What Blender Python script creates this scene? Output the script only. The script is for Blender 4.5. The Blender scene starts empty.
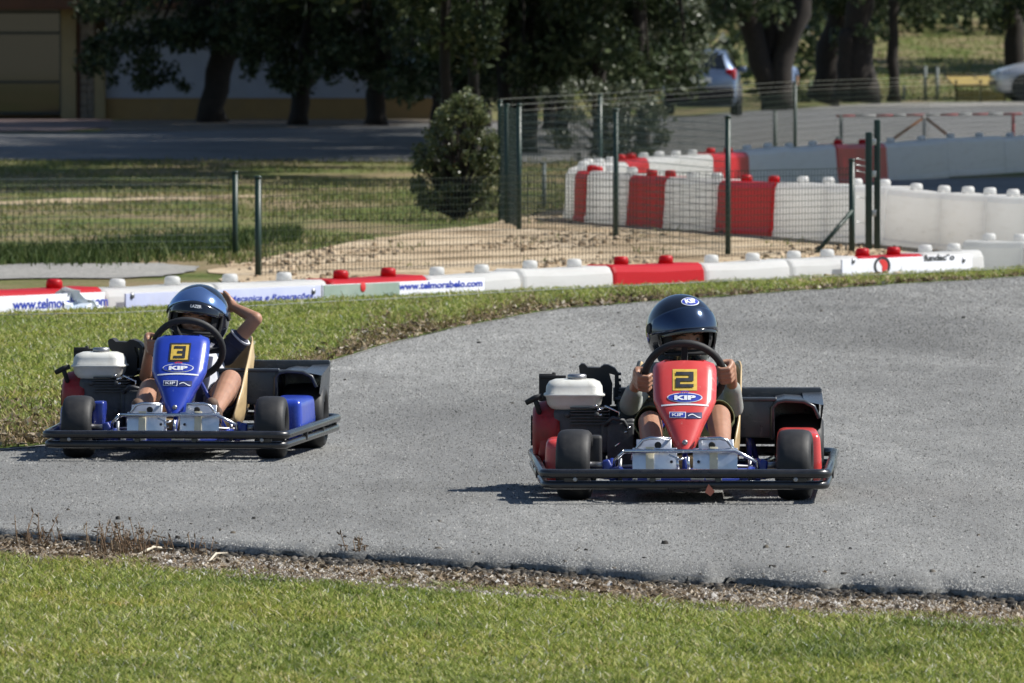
import bpy, bmesh, math, random
import numpy as np
from mathutils import Vector, Matrix, Euler
random.seed(7)
rng = np.random.default_rng(11)
R = math.radians
scene = bpy.context.scene
col = scene.collection

# ------------------------------------------------------------------ camera numbers
F = 200.0 / 22.2 * 1024.0            # focal length in pixels
CAMZ = 1.7
PITCH = math.atan(300.5 / F)

def at(px, py, d):
    """point seen at pixel (px, py) at distance d along +Y"""
    dx, dy = (px - 512.0) / F, (341.5 - py) / F
    c, s = math.cos(PITCH), math.sin(PITCH)
    v = Vector((dx, c + dy * s, -s + dy * c))
    return Vector((0, 0, CAMZ)) + v * (d / v.y)

def gnd(px, py, z=0.0):
    dx, dy = (px - 512.0) / F, (341.5 - py) / F
    c, s = math.cos(PITCH), math.sin(PITCH)
    v = Vector((dx, c + dy * s, -s + dy * c))
    return Vector((0, 0, CAMZ)) + v * ((z - CAMZ) / v.z)

# ------------------------------------------------------------------ object helpers
def tag(o, label=None, cat=None, group=None, kind=None):
    if label: o['label'] = label
    if cat: o['category'] = cat
    if group: o['group'] = group
    if kind: o['kind'] = kind
    return o

def empty(name, loc=(0, 0, 0), rz=0.0, label=None, cat=None, group=None):
    o = bpy.data.objects.new(name, None)
    o.empty_display_size = 0.1
    o.location = loc
    o.rotation_euler = (0, 0, rz)
    col.objects.link(o)
    return tag(o, label, cat, group)

def link(name, me, mats, parent=None):
    o = bpy.data.objects.new(name, me)
    if mats is not None:
        for m in (mats if isinstance(mats, (list, tuple)) else [mats]):
            me.materials.append(m)
    col.objects.link(o)
    if parent: o.parent = parent
    return o

def copy_tree(o, parent=None):
    c = o.copy()
    col.objects.link(c)
    if parent: c.parent = parent
    for ch in list(o.children): copy_tree(ch, c)
    return c

class MB:
    """collects shapes for ONE mesh"""
    def __init__(self): self.bm = bmesh.new(); self.mi = 0; self.smooth = []
    def _fin(self, faces, smooth):
        for f in faces:
            f.smooth = smooth; f.material_index = self.mi
    def faces(self, vs, fs, smooth=False):
        v = [self.bm.verts.new(p) for p in vs]
        out = []
        for f in fs:
            try: out.append(self.bm.faces.new([v[i] for i in f]))
            except ValueError: pass
        self._fin(out, smooth)
        return v
    def box(self, c, s, bev=0.0, rot=None, seg=2, smooth=False, taper=None):
        hx, hy, hz = s[0] / 2, s[1] / 2, s[2] / 2
        t = taper or (1, 1)
        ps = []
        for z in (-1, 1):
            k = (1, 1) if z < 0 else t
            for x, y in ((-1, -1), (1, -1), (1, 1), (-1, 1)):
                ps.append(Vector((x * hx * k[0], y * hy * k[1], z * hz)))
        b = bmesh.new()
        v = [b.verts.new(p) for p in ps]
        for f in ((3, 2, 1, 0), (4, 5, 6, 7), (0, 1, 5, 4), (1, 2, 6, 5), (2, 3, 7, 6), (3, 0, 4, 7)):
            b.faces.new([v[i] for i in f])
        if bev > 0:
            bmesh.ops.bevel(b, geom=list(b.edges), offset=bev, segments=seg, profile=0.6, affect='EDGES')
        m = Matrix.Translation(c) @ (Euler(rot).to_matrix().to_4x4() if rot else Matrix())
        bmesh.ops.transform(b, matrix=m, verts=b.verts)
        self._merge(b, smooth or bev > 0)
    def _merge(self, b, smooth):
        mp = {}
        for v in b.verts: mp[v.index if False else v] = self.bm.verts.new(v.co)
        out = []
        for f in b.faces:
            try: out.append(self.bm.faces.new([mp[v] for v in f.verts]))
            except ValueError: pass
        self._fin(out, smooth)
        b.free()
    def tube(self, pts, r, n=8, closed=False, cap=True, smooth=True):
        pts = [Vector(p) for p in pts]
        N = len(pts)
        rr = r if isinstance(r, (list, tuple)) else [r] * N
        rings = []
        prev = None
        for i, p in enumerate(pts):
            if closed: t = pts[(i + 1) % N] - pts[i - 1]
            elif i == 0: t = pts[1] - p
            elif i == N - 1: t = p - pts[i - 1]
            else: t = (pts[i + 1] - p).normalized() + (p - pts[i - 1]).normalized()
            t.normalize()
            if prev is None:
                a = Vector((0, 0, 1)) if abs(t.z) < .9 else Vector((1, 0, 0))
                u = t.cross(a).normalized()
            else:
                u = (prev - t * prev.dot(t))
                if u.length < 1e-6: u = t.orthogonal()
                u.normalize()
            prev = u
            w = t.cross(u)
            rings.append([self.bm.verts.new(p + (u * math.cos(2 * math.pi * k / n) + w * math.sin(2 * math.pi * k / n)) * rr[i]) for k in range(n)])
        out = []
        for i in range(N if closed else N - 1):
            a, b = rings[i], rings[(i + 1) % N]
            for k in range(n):
                out.append(self.bm.faces.new((a[k], a[(k + 1) % n], b[(k + 1) % n], b[k])))
        self._fin(out, smooth)
        if cap and not closed:
            o2 = [self.bm.faces.new(list(reversed(rings[0]))), self.bm.faces.new(rings[-1])]
            self._fin(o2, False)
    def lathe(self, prof, c=(0, 0, 0), axis='X', n=32, smooth=True, rot=None, cap=True):
        """prof: list of (along axis, radius)"""
        rings = []
        M = Matrix.Translation(c) @ (Euler(rot).to_matrix().to_4x4() if rot else Matrix())
        for a, r in prof:
            ring = []
            for k in range(n):
                q = 2 * math.pi * k / n
                s_, c_ = math.sin(q) * r, math.cos(q) * r
                p = {'X': (a, c_, s_), 'Y': (c_, a, s_), 'Z': (c_, s_, a)}[axis]
                ring.append(self.bm.verts.new(M @ Vector(p)))
            rings.append(ring)
        out = []
        for i in range(len(rings) - 1):
            a, b = rings[i], rings[i + 1]
            for k in range(n):
                out.append(self.bm.faces.new((a[k], a[(k + 1) % n], b[(k + 1) % n], b[k])))
        for ring in ((rings[0], rings[-1]) if cap else ()):
            try: out.append(self.bm.faces.new(ring))
            except ValueError: pass
        self._fin(out, smooth)
    def ball(self, c, r, seg=16, rings=10, rot=None):
        r = r if isinstance(r, (tuple, list)) else (r, r, r)
        b = bmesh.new()
        bmesh.ops.create_uvsphere(b, u_segments=seg, v_segments=rings, radius=1.0)
        m = Matrix.Translation(c) @ (Euler(rot).to_matrix().to_4x4() if rot else Matrix()) @ Matrix.Diagonal((r[0], r[1], r[2], 1))
        bmesh.ops.transform(b, matrix=m, verts=b.verts)
        self._merge(b, True)
    def prism(self, poly, y0, y1, plane='XZ', smooth=False):
        """extrude a polygon (2D points) between y0 and y1 along the remaining axis"""
        def P(a, b, c): return {'XZ': (a, c, b), 'YZ': (c, a, b), 'XY': (a, b, c)}[plane]
        n = len(poly)
        vs = [P(a, b, y0) for a, b in poly] + [P(a, b, y1) for a, b in poly]
        fs = [list(range(n))[::-1], list(range(n, 2 * n))] + [(i, (i + 1) % n, n + (i + 1) % n, n + i) for i in range(n)]
        self.faces(vs, fs, smooth)
    def grid(self, fn, nu, nv, smooth=True):
        vs = [[self.bm.verts.new(fn(i / nu, j / nv)) for i in range(nu + 1)] for j in range(nv + 1)]
        out = []
        for j in range(nv):
            for i in range(nu):
                out.append(self.bm.faces.new((vs[j][i], vs[j][i + 1], vs[j + 1][i + 1], vs[j + 1][i])))
        self._fin(out, smooth)
    def build(self, name, mats, parent=None, solid=0.0, off=0.0):
        bmesh.ops.recalc_face_normals(self.bm, faces=self.bm.faces)
        if solid:
            bmesh.ops.solidify(self.bm, geom=list(self.bm.faces), thickness=solid)
        me = bpy.data.meshes.new(name)
        self.bm.to_mesh(me); self.bm.free()
        return link(name, me, mats, parent)

def np_mesh(name, V, Fc, mats, parent=None, smooth=False, mat_index=None):
    """V (n,3); Fc (m,k) all same k"""
    me = bpy.data.meshes.new(name)
    m, k = Fc.shape
    me.vertices.add(len(V)); me.vertices.foreach_set('co', np.ascontiguousarray(V, dtype=np.float32).ravel())
    me.loops.add(m * k); me.loops.foreach_set('vertex_index', np.ascontiguousarray(Fc, dtype=np.int32).ravel())
    me.polygons.add(m)
    me.polygons.foreach_set('loop_start', np.arange(0, m * k, k, dtype=np.int32))
    me.polygons.foreach_set('loop_total', np.full(m, k, dtype=np.int32))
    if smooth: me.polygons.foreach_set('use_smooth', np.ones(m, dtype=bool))
    me.update(calc_edges=True)
    return link(name, me, mats, parent)

# ------------------------------------------------------------------ materials
def lin(c):
    """sRGB 0-255 -> linear"""
    return tuple(((x / 255) / 12.92 if x / 255 <= .04045 else ((x / 255 + .055) / 1.055) ** 2.4) for x in c)

MATS = {}
def new_mat(name):
    m = bpy.data.materials.new(name); m.use_nodes = True
    nt = m.node_tree
    for n in list(nt.nodes): nt.nodes.remove(n)
    out = nt.nodes.new('ShaderNodeOutputMaterial')
    b = nt.nodes.new('ShaderNodeBsdfPrincipled')
    nt.links.new(b.outputs[0], out.inputs[0])
    MATS[name] = m
    return m, nt, b, out

def setb(b, **k):
    for n, v in k.items():
        n = {'rough': 'Roughness', 'metal': 'Metallic', 'spec': 'Specular IOR Level', 'coat': 'Coat Weight', 'coatr': 'Coat Roughness', 'sheen': 'Sheen Weight', 'trans': 'Transmission Weight', 'alpha': 'Alpha', 'ior': 'IOR', 'sss': 'Subsurface Weight'}[n]
        b.inputs[n].default_value = v

def rgba(c): return (c[0], c[1], c[2], 1.0)

def noise(nt, scale, detail=4, rough=.6, vec=None, coords='Object', stretch=None, dist=0.0):
    n = nt.nodes.new('ShaderNodeTexNoise')
    n.inputs['Scale'].default_value = scale; n.inputs['Detail'].default_value = detail
    n.inputs['Roughness'].default_value = rough; n.inputs['Distortion'].default_value = dist
    tc = nt.nodes.new('ShaderNodeTexCoord')
    if stretch:
        mp = nt.nodes.new('ShaderNodeMapping'); mp.inputs['Scale'].default_value = stretch
        nt.links.new(tc.outputs[coords], mp.inputs[0]); nt.links.new(mp.outputs[0], n.inputs['Vector'])
    else: nt.links.new(tc.outputs[coords], n.inputs['Vector'])
    return n

def ramp(nt, src, stops):
    r = nt.nodes.new('ShaderNodeValToRGB')
    e = r.color_ramp.elements
    while len(e) < len(stops): e.new(.5)
    for i, (p, c) in enumerate(stops):
        e[i].position = p
        e[i].color = rgba(c) if not isinstance(c, (int, float)) else (c, c, c, 1)
    nt.links.new(src, r.inputs[0])
    return r

def mixc(nt, fac, a, b, mode='MIX'):
    m = nt.nodes.new('ShaderNodeMix'); m.data_type = 'RGBA'; m.blend_type = mode
    if isinstance(fac, (int, float)): m.inputs[0].default_value = fac
    else: nt.links.new(fac, m.inputs[0])
    for s, i in ((a, 6), (b, 7)):
        if isinstance(s, tuple): m.inputs[i].default_value = rgba(s)
        else: nt.links.new(s, m.inputs[i])
    return m.outputs[2]

def bump(nt, b, src, strength=.3, dist=.01):
    n = nt.nodes.new('ShaderNodeBump'); n.inputs['Strength'].default_value = strength; n.inputs['Distance'].default_value = dist
    nt.links.new(src, n.inputs['Height']); nt.links.new(n.outputs[0], b.inputs['Normal'])

def simple(name, c, rough=.5, metal=0.0, var=.15, scale=12, dirt=None, bmp=0.0, scuff=None, **k):
    """base colour with worn, uneven tone; dirt = (colour, amount)"""
    m, nt, b, out = new_mat(name)
    n = noise(nt, scale, 5)
    r = ramp(nt, n.outputs['Fac'], [(.3, tuple(x * (1 - var) for x in c)), (.7, tuple(min(1, x * (1 + var)) for x in c))])
    src = r.outputs[0]
    if dirt:
        n2 = noise(nt, scale * .45, 6, .7)
        r2 = ramp(nt, n2.outputs['Fac'], [(.48, 0.0), (.75, dirt[1])])
        src = mixc(nt, r2.outputs[0], src, dirt[0])
    if scuff:      # thin scratches and rubbed spots
        for sc, st, lo_, am in ((34, (1, 1, .22), .63, scuff[1]), (22, (.25, 1, 1), .66, scuff[1]), (55, (1, 1, 1), .70, scuff[1] * .8)):
            n3 = noise(nt, sc, 4, .7, stretch=st); r3 = ramp(nt, n3.outputs['Fac'], [(lo_, 0.0), (lo_ + .05, am)])
            src = mixc(nt, r3.outputs[0], src, scuff[0])
    nt.links.new(src, b.inputs['Base Color'])
    rr = ramp(nt, n.outputs['Fac'], [(.25, max(0, rough - .08)), (.75, min(1, rough + .1))])
    nt.links.new(rr.outputs[0], b.inputs['Roughness'])
    setb(b, metal=metal, **k)
    if bmp: bump(nt, b, n.outputs['Fac'], bmp, .004)
    return m

def leafmat(name, stops, trans=.3, rough=.6, spec=.15, patch=None):
    m, nt, b, out = new_mat(name)
    g = nt.nodes.new('ShaderNodeNewGeometry')
    r = ramp(nt, g.outputs['Random Per Island'], stops)
    src = r.outputs[0]
    if patch:      # uneven sward: dry and dark patches of a metre or less
        pn = noise(nt, patch[0], 5, .7, stretch=(1, .6, 1), dist=.8)
        pr = ramp(nt, pn.outputs['Fac'], [(.30, (.50, .60, .50)), (.47, (1, 1, 1)), (.58, (1.05, 1.02, .95)), (.72, patch[1])])
        src = mixc(nt, 1.0, src, pr.outputs[0], 'MULTIPLY')
    nt.links.new(src, b.inputs['Base Color']); setb(b, rough=rough, spec=spec)
    t = nt.nodes.new('ShaderNodeBsdfTranslucent'); nt.links.new(src, t.inputs[0])
    mx = nt.nodes.new('ShaderNodeMixShader'); mx.inputs[0].default_value = trans
    nt.links.new(b.outputs[0], mx.inputs[1]); nt.links.new(t.outputs[0], mx.inputs[2])
    nt.links.new(mx.outputs[0], out.inputs[0])
    return m

def asphalt_mat(name, c, grain=90, stain=.35, island=None, bands=False):
    m, nt, b, out = new_mat(name)
    g = noise(nt, grain, 3, .7)
    r = ramp(nt, g.outputs['Fac'], [(.32, tuple(x * .55 for x in c)), (.5, c), (.68, tuple(x * 1.6 for x in c))])
    big = noise(nt, .7, 6, .6, stretch=(1.0, .2 if bands else .45, 1), dist=.6)
    r2 = ramp(nt, big.outputs['Fac'], [(.32, tuple([1 - stain] * 3)), (.62, (1.08, 1.08, 1.07))])
    src = r.outputs[0]
    if island:
        gg = nt.nodes.new('ShaderNodeNewGeometry')
        src = ramp(nt, gg.outputs['Random Per Island'], [(p, tuple(x * k for x in c)) for p, k in island]).outputs[0]
    src = mixc(nt, 1.0, src, r2.outputs[0], 'MULTIPLY')
    if bands:
        for sc, st, lo_, hi_, k in ((1.0, (.35, .11, 1), .36, .64, .80), (1.3, (1.0, .16, 1), .52, .70, .84)):
            bn = noise(nt, sc, 5, .62, stretch=st, dist=.5)
            br = ramp(nt, bn.outputs['Fac'], [(lo_, (1.1, 1.1, 1.1)), (hi_, (k, k, k))])
            src = mixc(nt, 1.0, src, br.outputs[0], 'MULTIPLY')
    sp = noise(nt, 9, 5, .75, stretch=(1, .18 if bands else .5, 1))
    r3 = ramp(nt, sp.outputs['Fac'], [(.42, 0.0), (.7, .45)])
    src = mixc(nt, r3.outputs[0], src, tuple(x * .62 for x in c))
    nt.links.new(src, b.inputs['Base Color']); setb(b, rough=.85, spec=.3)
    bump(nt, b, g.outputs['Fac'], .5, .01)
    return m

GREYV = (.21, .205, .198)
M = {}
TRK = (.186, .186, .180)
M['track'] = asphalt_mat('track_asphalt', TRK, 70, .3, None, True)
M['chips'] = asphalt_mat('asphalt_chips', TRK, 70, .3, [(0, .38), (.35, .85), (.75, 1.3), (1, 1.85)], True)
M['road'] = asphalt_mat('road_asphalt', (.15, .149, .145), 22, .3)
M['paving'] = asphalt_mat('pale_paving', (.25, .24, .22), 30, .25)
M['gravel_bed'] = asphalt_mat('gravel_bed', (.10, .08, .06), 30, .4)
M['sand'] = None
def ground_mat(name, grassc, dryc, soilc, s1=.55, s2=2.2, bias=.5):
    m, nt, b, out = new_mat(name)
    n1 = noise(nt, s1, 6, .65, stretch=(1, .35, 1))
    n2 = noise(nt, s2, 6, .7)
    fine = noise(nt, 28, 3, .7)
    a = ramp(nt, n2.outputs['Fac'], [(.35, grassc), (.65, tuple(x * 1.5 for x in grassc))])
    bcol = ramp(nt, fine.outputs['Fac'], [(.3, tuple(x * .7 for x in dryc)), (.7, tuple(x * 1.25 for x in dryc))])
    f = ramp(nt, n1.outputs['Fac'], [(bias - .08, 0.0), (bias + .1, 1.0)])
    src = mixc(nt, f.outputs[0], a.outputs[0], bcol.outputs[0])
    n4 = noise(nt, 1.3, 7, .75, stretch=(1, .5, 1), dist=.5)
    f2 = ramp(nt, n4.outputs['Fac'], [(.58, 0.0), (.72, .8)])
    src = mixc(nt, f2.outputs[0], src, soilc)
    nt.links.new(src, b.inputs['Base Color']); setb(b, rough=.95, spec=.1)
    bump(nt, b, fine.outputs['Fac'], .6, .05)
    return m
M['ground'] = ground_mat('field_ground', (.075, .095, .026), (.22, .17, .10), (.12, .09, .055), bias=.51)
M['verge'] = ground_mat('verge_soil', (.06, .085, .02), (.14, .115, .05), (.11, .085, .045), bias=.62)
def sand_mat():
    m, nt, b, out = new_mat('sandy_soil')
    n1 = noise(nt, 1.2, 7, .65, stretch=(1, .5, 1), dist=.4); n2 = noise(nt, 9, 5, .7)
    r = ramp(nt, n1.outputs['Fac'], [(.34, (.22, .155, .09)), (.5, (.46, .36, .24)), (.7, (.58, .48, .35))])
    f = ramp(nt, n2.outputs['Fac'], [(.46, 0.0), (.70, .75)])
    nt.links.new(mixc(nt, f.outputs[0], r.outputs[0], (.20, .145, .09)), b.inputs['Base Color']); setb(b, rough=.95, spec=.1)
    bump(nt, b, n2.outputs['Fac'], .8, .05)
    return m
M['sand'] = sand_mat()

# barrier plastic: hollow polyethylene, lets some light through
def plastic(name, c, trans, dirt):
    m, nt, b, out = new_mat(name)
    n = noise(nt, 5, 6, .7, stretch=(.35, 1, 3.0)); n2 = noise(nt, 26, 4, .7, stretch=(.25, 1, 2.2))
    f = ramp(nt, n.outputs['Fac'], [(.5, 0.0), (.8, .35)]); f2 = ramp(nt, n2.outputs['Fac'], [(.60, 0.0), (.74, .55)])
    src = mixc(nt, f.outputs[0], c, tuple(x * .62 * y for x, y in zip(c, (1, .93, .82))))
    # scuffs low on the block, where tyres rub
    tc = nt.nodes.new('ShaderNodeTexCoord'); sx = nt.nodes.new('ShaderNodeSeparateXYZ'); nt.links.new(tc.outputs['Object'], sx.inputs[0])
    low = ramp(nt, sx.outputs['Z'], [(.04, 1.0), (.26, 0.12)])
    mu = nt.nodes.new('ShaderNodeMath'); mu.operation = 'MULTIPLY'; nt.links.new(low.outputs[0], mu.inputs[0]); nt.links.new(f2.outputs[0], mu.inputs[1])
    src = mixc(nt, mu.outputs[0], src, dirt)
    nt.links.new(src, b.inputs['Base Color']); setb(b, rough=.42, spec=.4)
    t = nt.nodes.new('ShaderNodeBsdfTranslucent'); nt.links.new(src, t.inputs[0])
    mx = nt.nodes.new('ShaderNodeMixShader'); mx.inputs[0].default_value = trans
    nt.links.new(b.outputs[0], mx.inputs[1]); nt.links.new(t.outputs[0], mx.inputs[2]); nt.links.new(mx.outputs[0], out.inputs[0])
    return m
M['white_block'] = plastic('white_barrier_plastic', (.82, .815, .80), .58, (.16, .14, .12))
M['red_block'] = plastic('red_barrier_plastic', (.62, .02, .03), .45, (.12, .02, .02))

M['fence'] = simple('green_fence_paint', (.006, .026, .018), .45, .0, .25, 10)
M['wire'] = simple('fence_wire', (.010, .024, .018), .5, .3, .1, 10)
M['galv'] = simple('galvanised_wire', (.42, .44, .44), .4, .8, .15, 20)
M['greypost'] = simple('weathered_post', (.14, .16, .15), .7, 0, .25, 10)
M['rubber'] = simple('tyre_rubber', (.013, .013, .014), .6, 0, .25, 25, dirt=((.04, .038, .035), .4), bmp=.2)
M['black_tube'] = simple('black_tube_paint', (.012, .012, .014), .3, 0, .3, 30, dirt=((.06, .057, .053), .3), coat=.3)
M['black_plastic'] = simple('black_plastic', (.035, .042, .052), .30, 0, .2, 18, dirt=((.10, .10, .10), .3), scuff=((.16, .16, .16), .4))
M['matte_black'] = simple('matte_black', (.012, .012, .013), .65, 0, .25, 30)
M['chrome'] = simple('worn_chrome', (.62, .63, .65), .2, 1.0, .12, 40)
M['steel'] = simple('dull_steel', (.34, .34, .35), .42, .9, .2, 40)
M['alu'] = simple('aluminium_sheet', (.66, .68, .72), .34, .85, .1, 14, dirt=((.25, .22, .2), .35))
M['tape'] = simple('cream_tape', (.62, .56, .40), .7, 0, .12, 30)
M['castgrey'] = simple('cast_grey', (.06, .062, .066), .55, .3, .3, 40, bmp=.3)
M['engine_red'] = simple('engine_red_paint', (.27, .012, .012), .45, 0, .25, 20, dirt=((.03, .02, .02), .6))
M['tank'] = simple('tank_plastic', (.62, .62, .58), .38, 0, .06, 14, dirt=((.34, .30, .22), .7), scuff=((.30, .27, .2), .3))
M['frame_blue'] = simple('blue_frame_paint', (.012, .03, .22), .35, 0, .2, 20, dirt=((.05, .05, .06), .4), coat=.3)
M['seat'] = simple('fibreglass_seat', (.50, .37, .20), .4, 0, .15, 10, dirt=((.26, .17, .08), .5), coat=.2)
M['red_body'] = simple('red_kart_body', (.58, .055, .05), .3, 0, .08, 9, dirt=((.52, .12, .11), .45), scuff=((.62, .30, .26), .4), coat=.4, coatr=.25)
M['blue_body'] = simple('blue_kart_body', (.016, .045, .37), .3, 0, .1, 9, dirt=((.03, .06, .33), .5), scuff=((.16, .22, .48), .4), coat=.4, coatr=.25)
M['yellow'] = simple('yellow_sticker', (.62, .42, .07), .5, 0, .12, 60, dirt=((.35, .22, .06), .5))
M['ink'] = simple('black_ink', (.02, .022, .028), .5, 0, .2, 60)
M['white_ink'] = simple('white_ink', (.74, .76, .80), .5, 0, .1, 80)
M['blue_ink'] = simple('blue_ink', (.02, .045, .36), .45, 0, .15, 60)
M['navy_ink'] = simple('navy_ink', (.012, .02, .10), .45, 0, .15, 60)
M['rail_red'] = simple('faded_rail_red', (.26, .025, .03), .6, 0, .25, 20, dirt=((.2, .12, .1), .5))
M['rail_white'] = simple('faded_rail_white', (.36, .36, .35), .6, 0, .2, 20, dirt=((.2, .17, .14), .5))
M['red_ink'] = simple('red_ink', (.55, .03, .03), .5, 0, .15, 60)
M['rust'] = simple('rusty_metal', (.22, .09, .04), .7, .3, .35, 30)
M['skin'] = simple('tanned_skin', (.34, .18, .115), .5, 0, .1, 25, sss=.08)
M['skin'].node_tree.nodes['Principled BSDF'].inputs['Subsurface Radius'].default_value = (.02, .008, .004)
M['lips'] = simple('lips', (.27, .095, .075), .45, 0, .1, 40)
M['eye'] = simple('eye_dark', (.03, .018, .012), .2, 0, .1, 40)
M['eyewhite'] = simple('eye_white', (.30, .27, .25), .3, 0, .05, 40)
M['hair'] = simple('dark_brown_hair', (.035, .02, .012), .5, 0, .3, 60)
M['helmet'] = simple('black_helmet_gloss', (.008, .010, .016), .12, 0, .2, 10, coat=.8, coatr=.05)
M['helmet_pad'] = simple('helmet_padding', (.012, .012, .013), .9, 0, .2, 60)
M['visor_blue'] = simple('mirror_blue_visor', (.30, .46, .78), .12, .9, .06, 5)
M['visor_dark'] = simple('smoked_visor', (.035, .06, .115), .16, .7, .1, 5, coat=.5)
M['navy_cloth'] = simple('navy_cotton', (.016, .02, .05), .9, 0, .2, 60, sheen=.2, bmp=.3)
M['white_cloth'] = simple('white_cotton', (.60, .61, .66), .9, 0, .08, 40, bmp=.3)
M['grey_cloth'] = simple('grey_cotton', (.27, .285, .265), .9, 0, .1, 30, bmp=.3)
M['olive_cloth'] = simple('olive_cotton', (.12, .135, .06), .9, 0, .2, 40, bmp=.3)
M['shoe'] = simple('brown_shoe', (.11, .065, .042), .7, 0, .2, 40)
M['sole'] = simple('shoe_sole', (.16, .13, .10), .8, 0, .2, 40)
# ------------------------------------------------------------------ ground layout (metres)
LOW = [gnd(*p) for p in ((-900, 470), (-250, 514), (0, 530), (170, 542), (340, 553), (510, 564), (680, 575), (860, 585), (1024, 595), (1400, 617), (2400, 670))]
UPP = [gnd(*p) for p in ((-300, 456), (0, 450), (70, 443), (160, 423), (250, 394), (330, 362), (385, 345), (450, 329), (560, 309), (720, 297), (860, 287), (1024, 277), (1400, 258))]
ux = np.array([p.x for p in UPP]); uy = np.array([p.y for p in UPP])
lx = np.array([p.x for p in LOW]); ly = np.array([p.y for p in LOW])
def wob(x, s=1.0, a=.12):
    return a * (np.sin(x * 3.1 * s + 1.3) * .5 + np.sin(x * 7.7 * s) * .3 + np.sin(x * 17.3 * s + .6) * .2)
def upper(x): return np.interp(x, ux, uy)
def lower(x): return np.interp(x, lx, ly) + wob(x, 1.4, .05)
CR0, CR1 = gnd(0, 315.5), gnd(910, 274.5)
def crest(x): return CR0.y + (x - CR0.x) * (CR1.y - CR0.y) / (CR1.x - CR0.x)

def ground_z(x, y):
    x = np.asarray(x, float); y = np.asarray(y, float)
    t = y - crest(x)
    z = np.where(t < 0, -.05, 0.0)
    ditch = np.interp(t, [0, .25, 1.6, 3.4], [-.05, -.36, -.36, 0.0])
    z = np.where((t >= 0) & (t < 3.4), ditch, z)
    # level under the shade-coloured grass on the left, a slope beyond it
    far = np.clip((y - 262) / 130, 0, 1) ** 1.3 * np.clip((x + 4) / 10, 0, 1) * 2.5
    far2 = np.clip((y - 420) / 300, 0, 1) * 6.0
    rough = (np.sin(x * 1.7 + y * .31) + np.sin(x * .6 - y * .17 + 2)) * .003 * np.clip((y - 76) / 20, 0, 1)
    z = z + far + far2 + rough
    return z

def structure(o): o['kind'] = 'structure'; return o

xs = np.concatenate([np.arange(-160, -20, 10), np.arange(-20, -7, 1.0), np.arange(-7, 7.01, .22), np.arange(8, 20, 1.0), np.arange(20, 161, 10)])
ys = np.concatenate([np.arange(2, 24, 2), np.arange(24, 50, .8), np.arange(50, 78, .14), np.arange(78, 130, 1.0), np.arange(130, 430, 5), np.arange(430, 2600, 90)])
X, Y = np.meshgrid(xs, ys)
Z = ground_z(X, Y)
V = np.stack([X, Y, Z], -1).reshape(-1, 3)
nx, ny = len(xs), len(ys)
I = np.arange(nx * ny).reshape(ny, nx)
Fc = np.stack([I[:-1, :-1], I[:-1, 1:], I[1:, 1:], I[1:, :-1]], -1).reshape(-1, 4)
structure(np_mesh('ground', V, Fc, M['ground'], smooth=True))

def strip(name, x, ya, yb, za, zb, mat, n=10, skirt=None):
    """sheet between two curves y=ya(x) and y=yb(x)"""
    x = np.asarray(x); m = len(x)
    t = np.linspace(0, 1, n + 1)[:, None]
    Yv = ya[None] * (1 - t) + yb[None] * t
    Zv = np.broadcast_to(za * (1 - t) + zb * t, Yv.shape)
    Xv = np.broadcast_to(x[None], Yv.shape)
    V = np.stack([Xv, Yv, Zv], -1).reshape(-1, 3)
    I = np.arange(m * (n + 1)).reshape(n + 1, m)
    Fq = np.stack([I[:-1, :-1], I[:-1, 1:], I[1:, 1:], I[1:, :-1]], -1).reshape(-1, 4)
    if skirt is not None:
        k = len(V)
        jag = .03 * rng.standard_normal(m)
        V = np.concatenate([V, np.stack([x, ya + .015 + jag, np.full(m, skirt)], -1)])
        J = np.arange(k, k + m)
        Fq = np.concatenate([Fq, np.stack([J[:-1], J[1:], I[0, 1:], I[0, :-1]], -1)])
    return structure(np_mesh(name, V, Fq, mat))

xx = np.arange(-6, 10.01, .04)
crumble = np.interp(xx, np.arange(-6, 10.3, .11), rng.uniform(-.09, .09, 149)[:len(np.arange(-6, 10.3, .11))]) + rng.normal(0, .03, len(xx))
strip('track', xx, lower(xx) + crumble * .6, np.maximum(upper(xx) + .15, lower(xx) + 1), .0, .0, M['track'], 30, skirt=-.075)
xv = np.arange(-5.2, 8.0, .05)
strip('verge', xv, upper(xv) + wob(xv, 2.2, .12), crest(xv) + wob(xv, 1.1, .05), .006, .006, M['verge'], 24)
# pale concrete lip along the far edge of the track
strip('track_edge_strip', xv, upper(xv) - .10, upper(xv) + wob(xv, 2.2, .12) + .03, .004, .004, M['paving'], 1)
strip('gravel_shoulder', xx, lower(xx) - 1.3 + wob(xx, 2, .2), lower(xx) + .1, -.027, -.027, M['gravel_bed'], 4)

def poly_sheet(name, pts, z, mat, jit=.0, sub=6, seed=1, pix=True):
    rg = random.Random(seed)
    P = [gnd(a, b, z) for a, b in pts] if pix else [Vector((a, b, z)) for a, b in pts]
    out = []
    for i, p in enumerate(P):
        q = P[(i + 1) % len(P)]
        for k in range(sub):
            v = p.lerp(q, k / sub)
            if jit: v = v + Vector((rg.uniform(-jit, jit) * .4, rg.uniform(-jit, jit) * 2, 0))
            out.append(v)
    b = bmesh.new()
    f = b.faces.new([b.verts.new(v) for v in out])
    bmesh.ops.triangulate(b, faces=[f])
    bmesh.ops.recalc_face_normals(b, faces=b.faces)
    me = bpy.data.meshes.new(name); b.to_mesh(me); b.free()
    return structure(link(name, me, mat))

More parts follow.
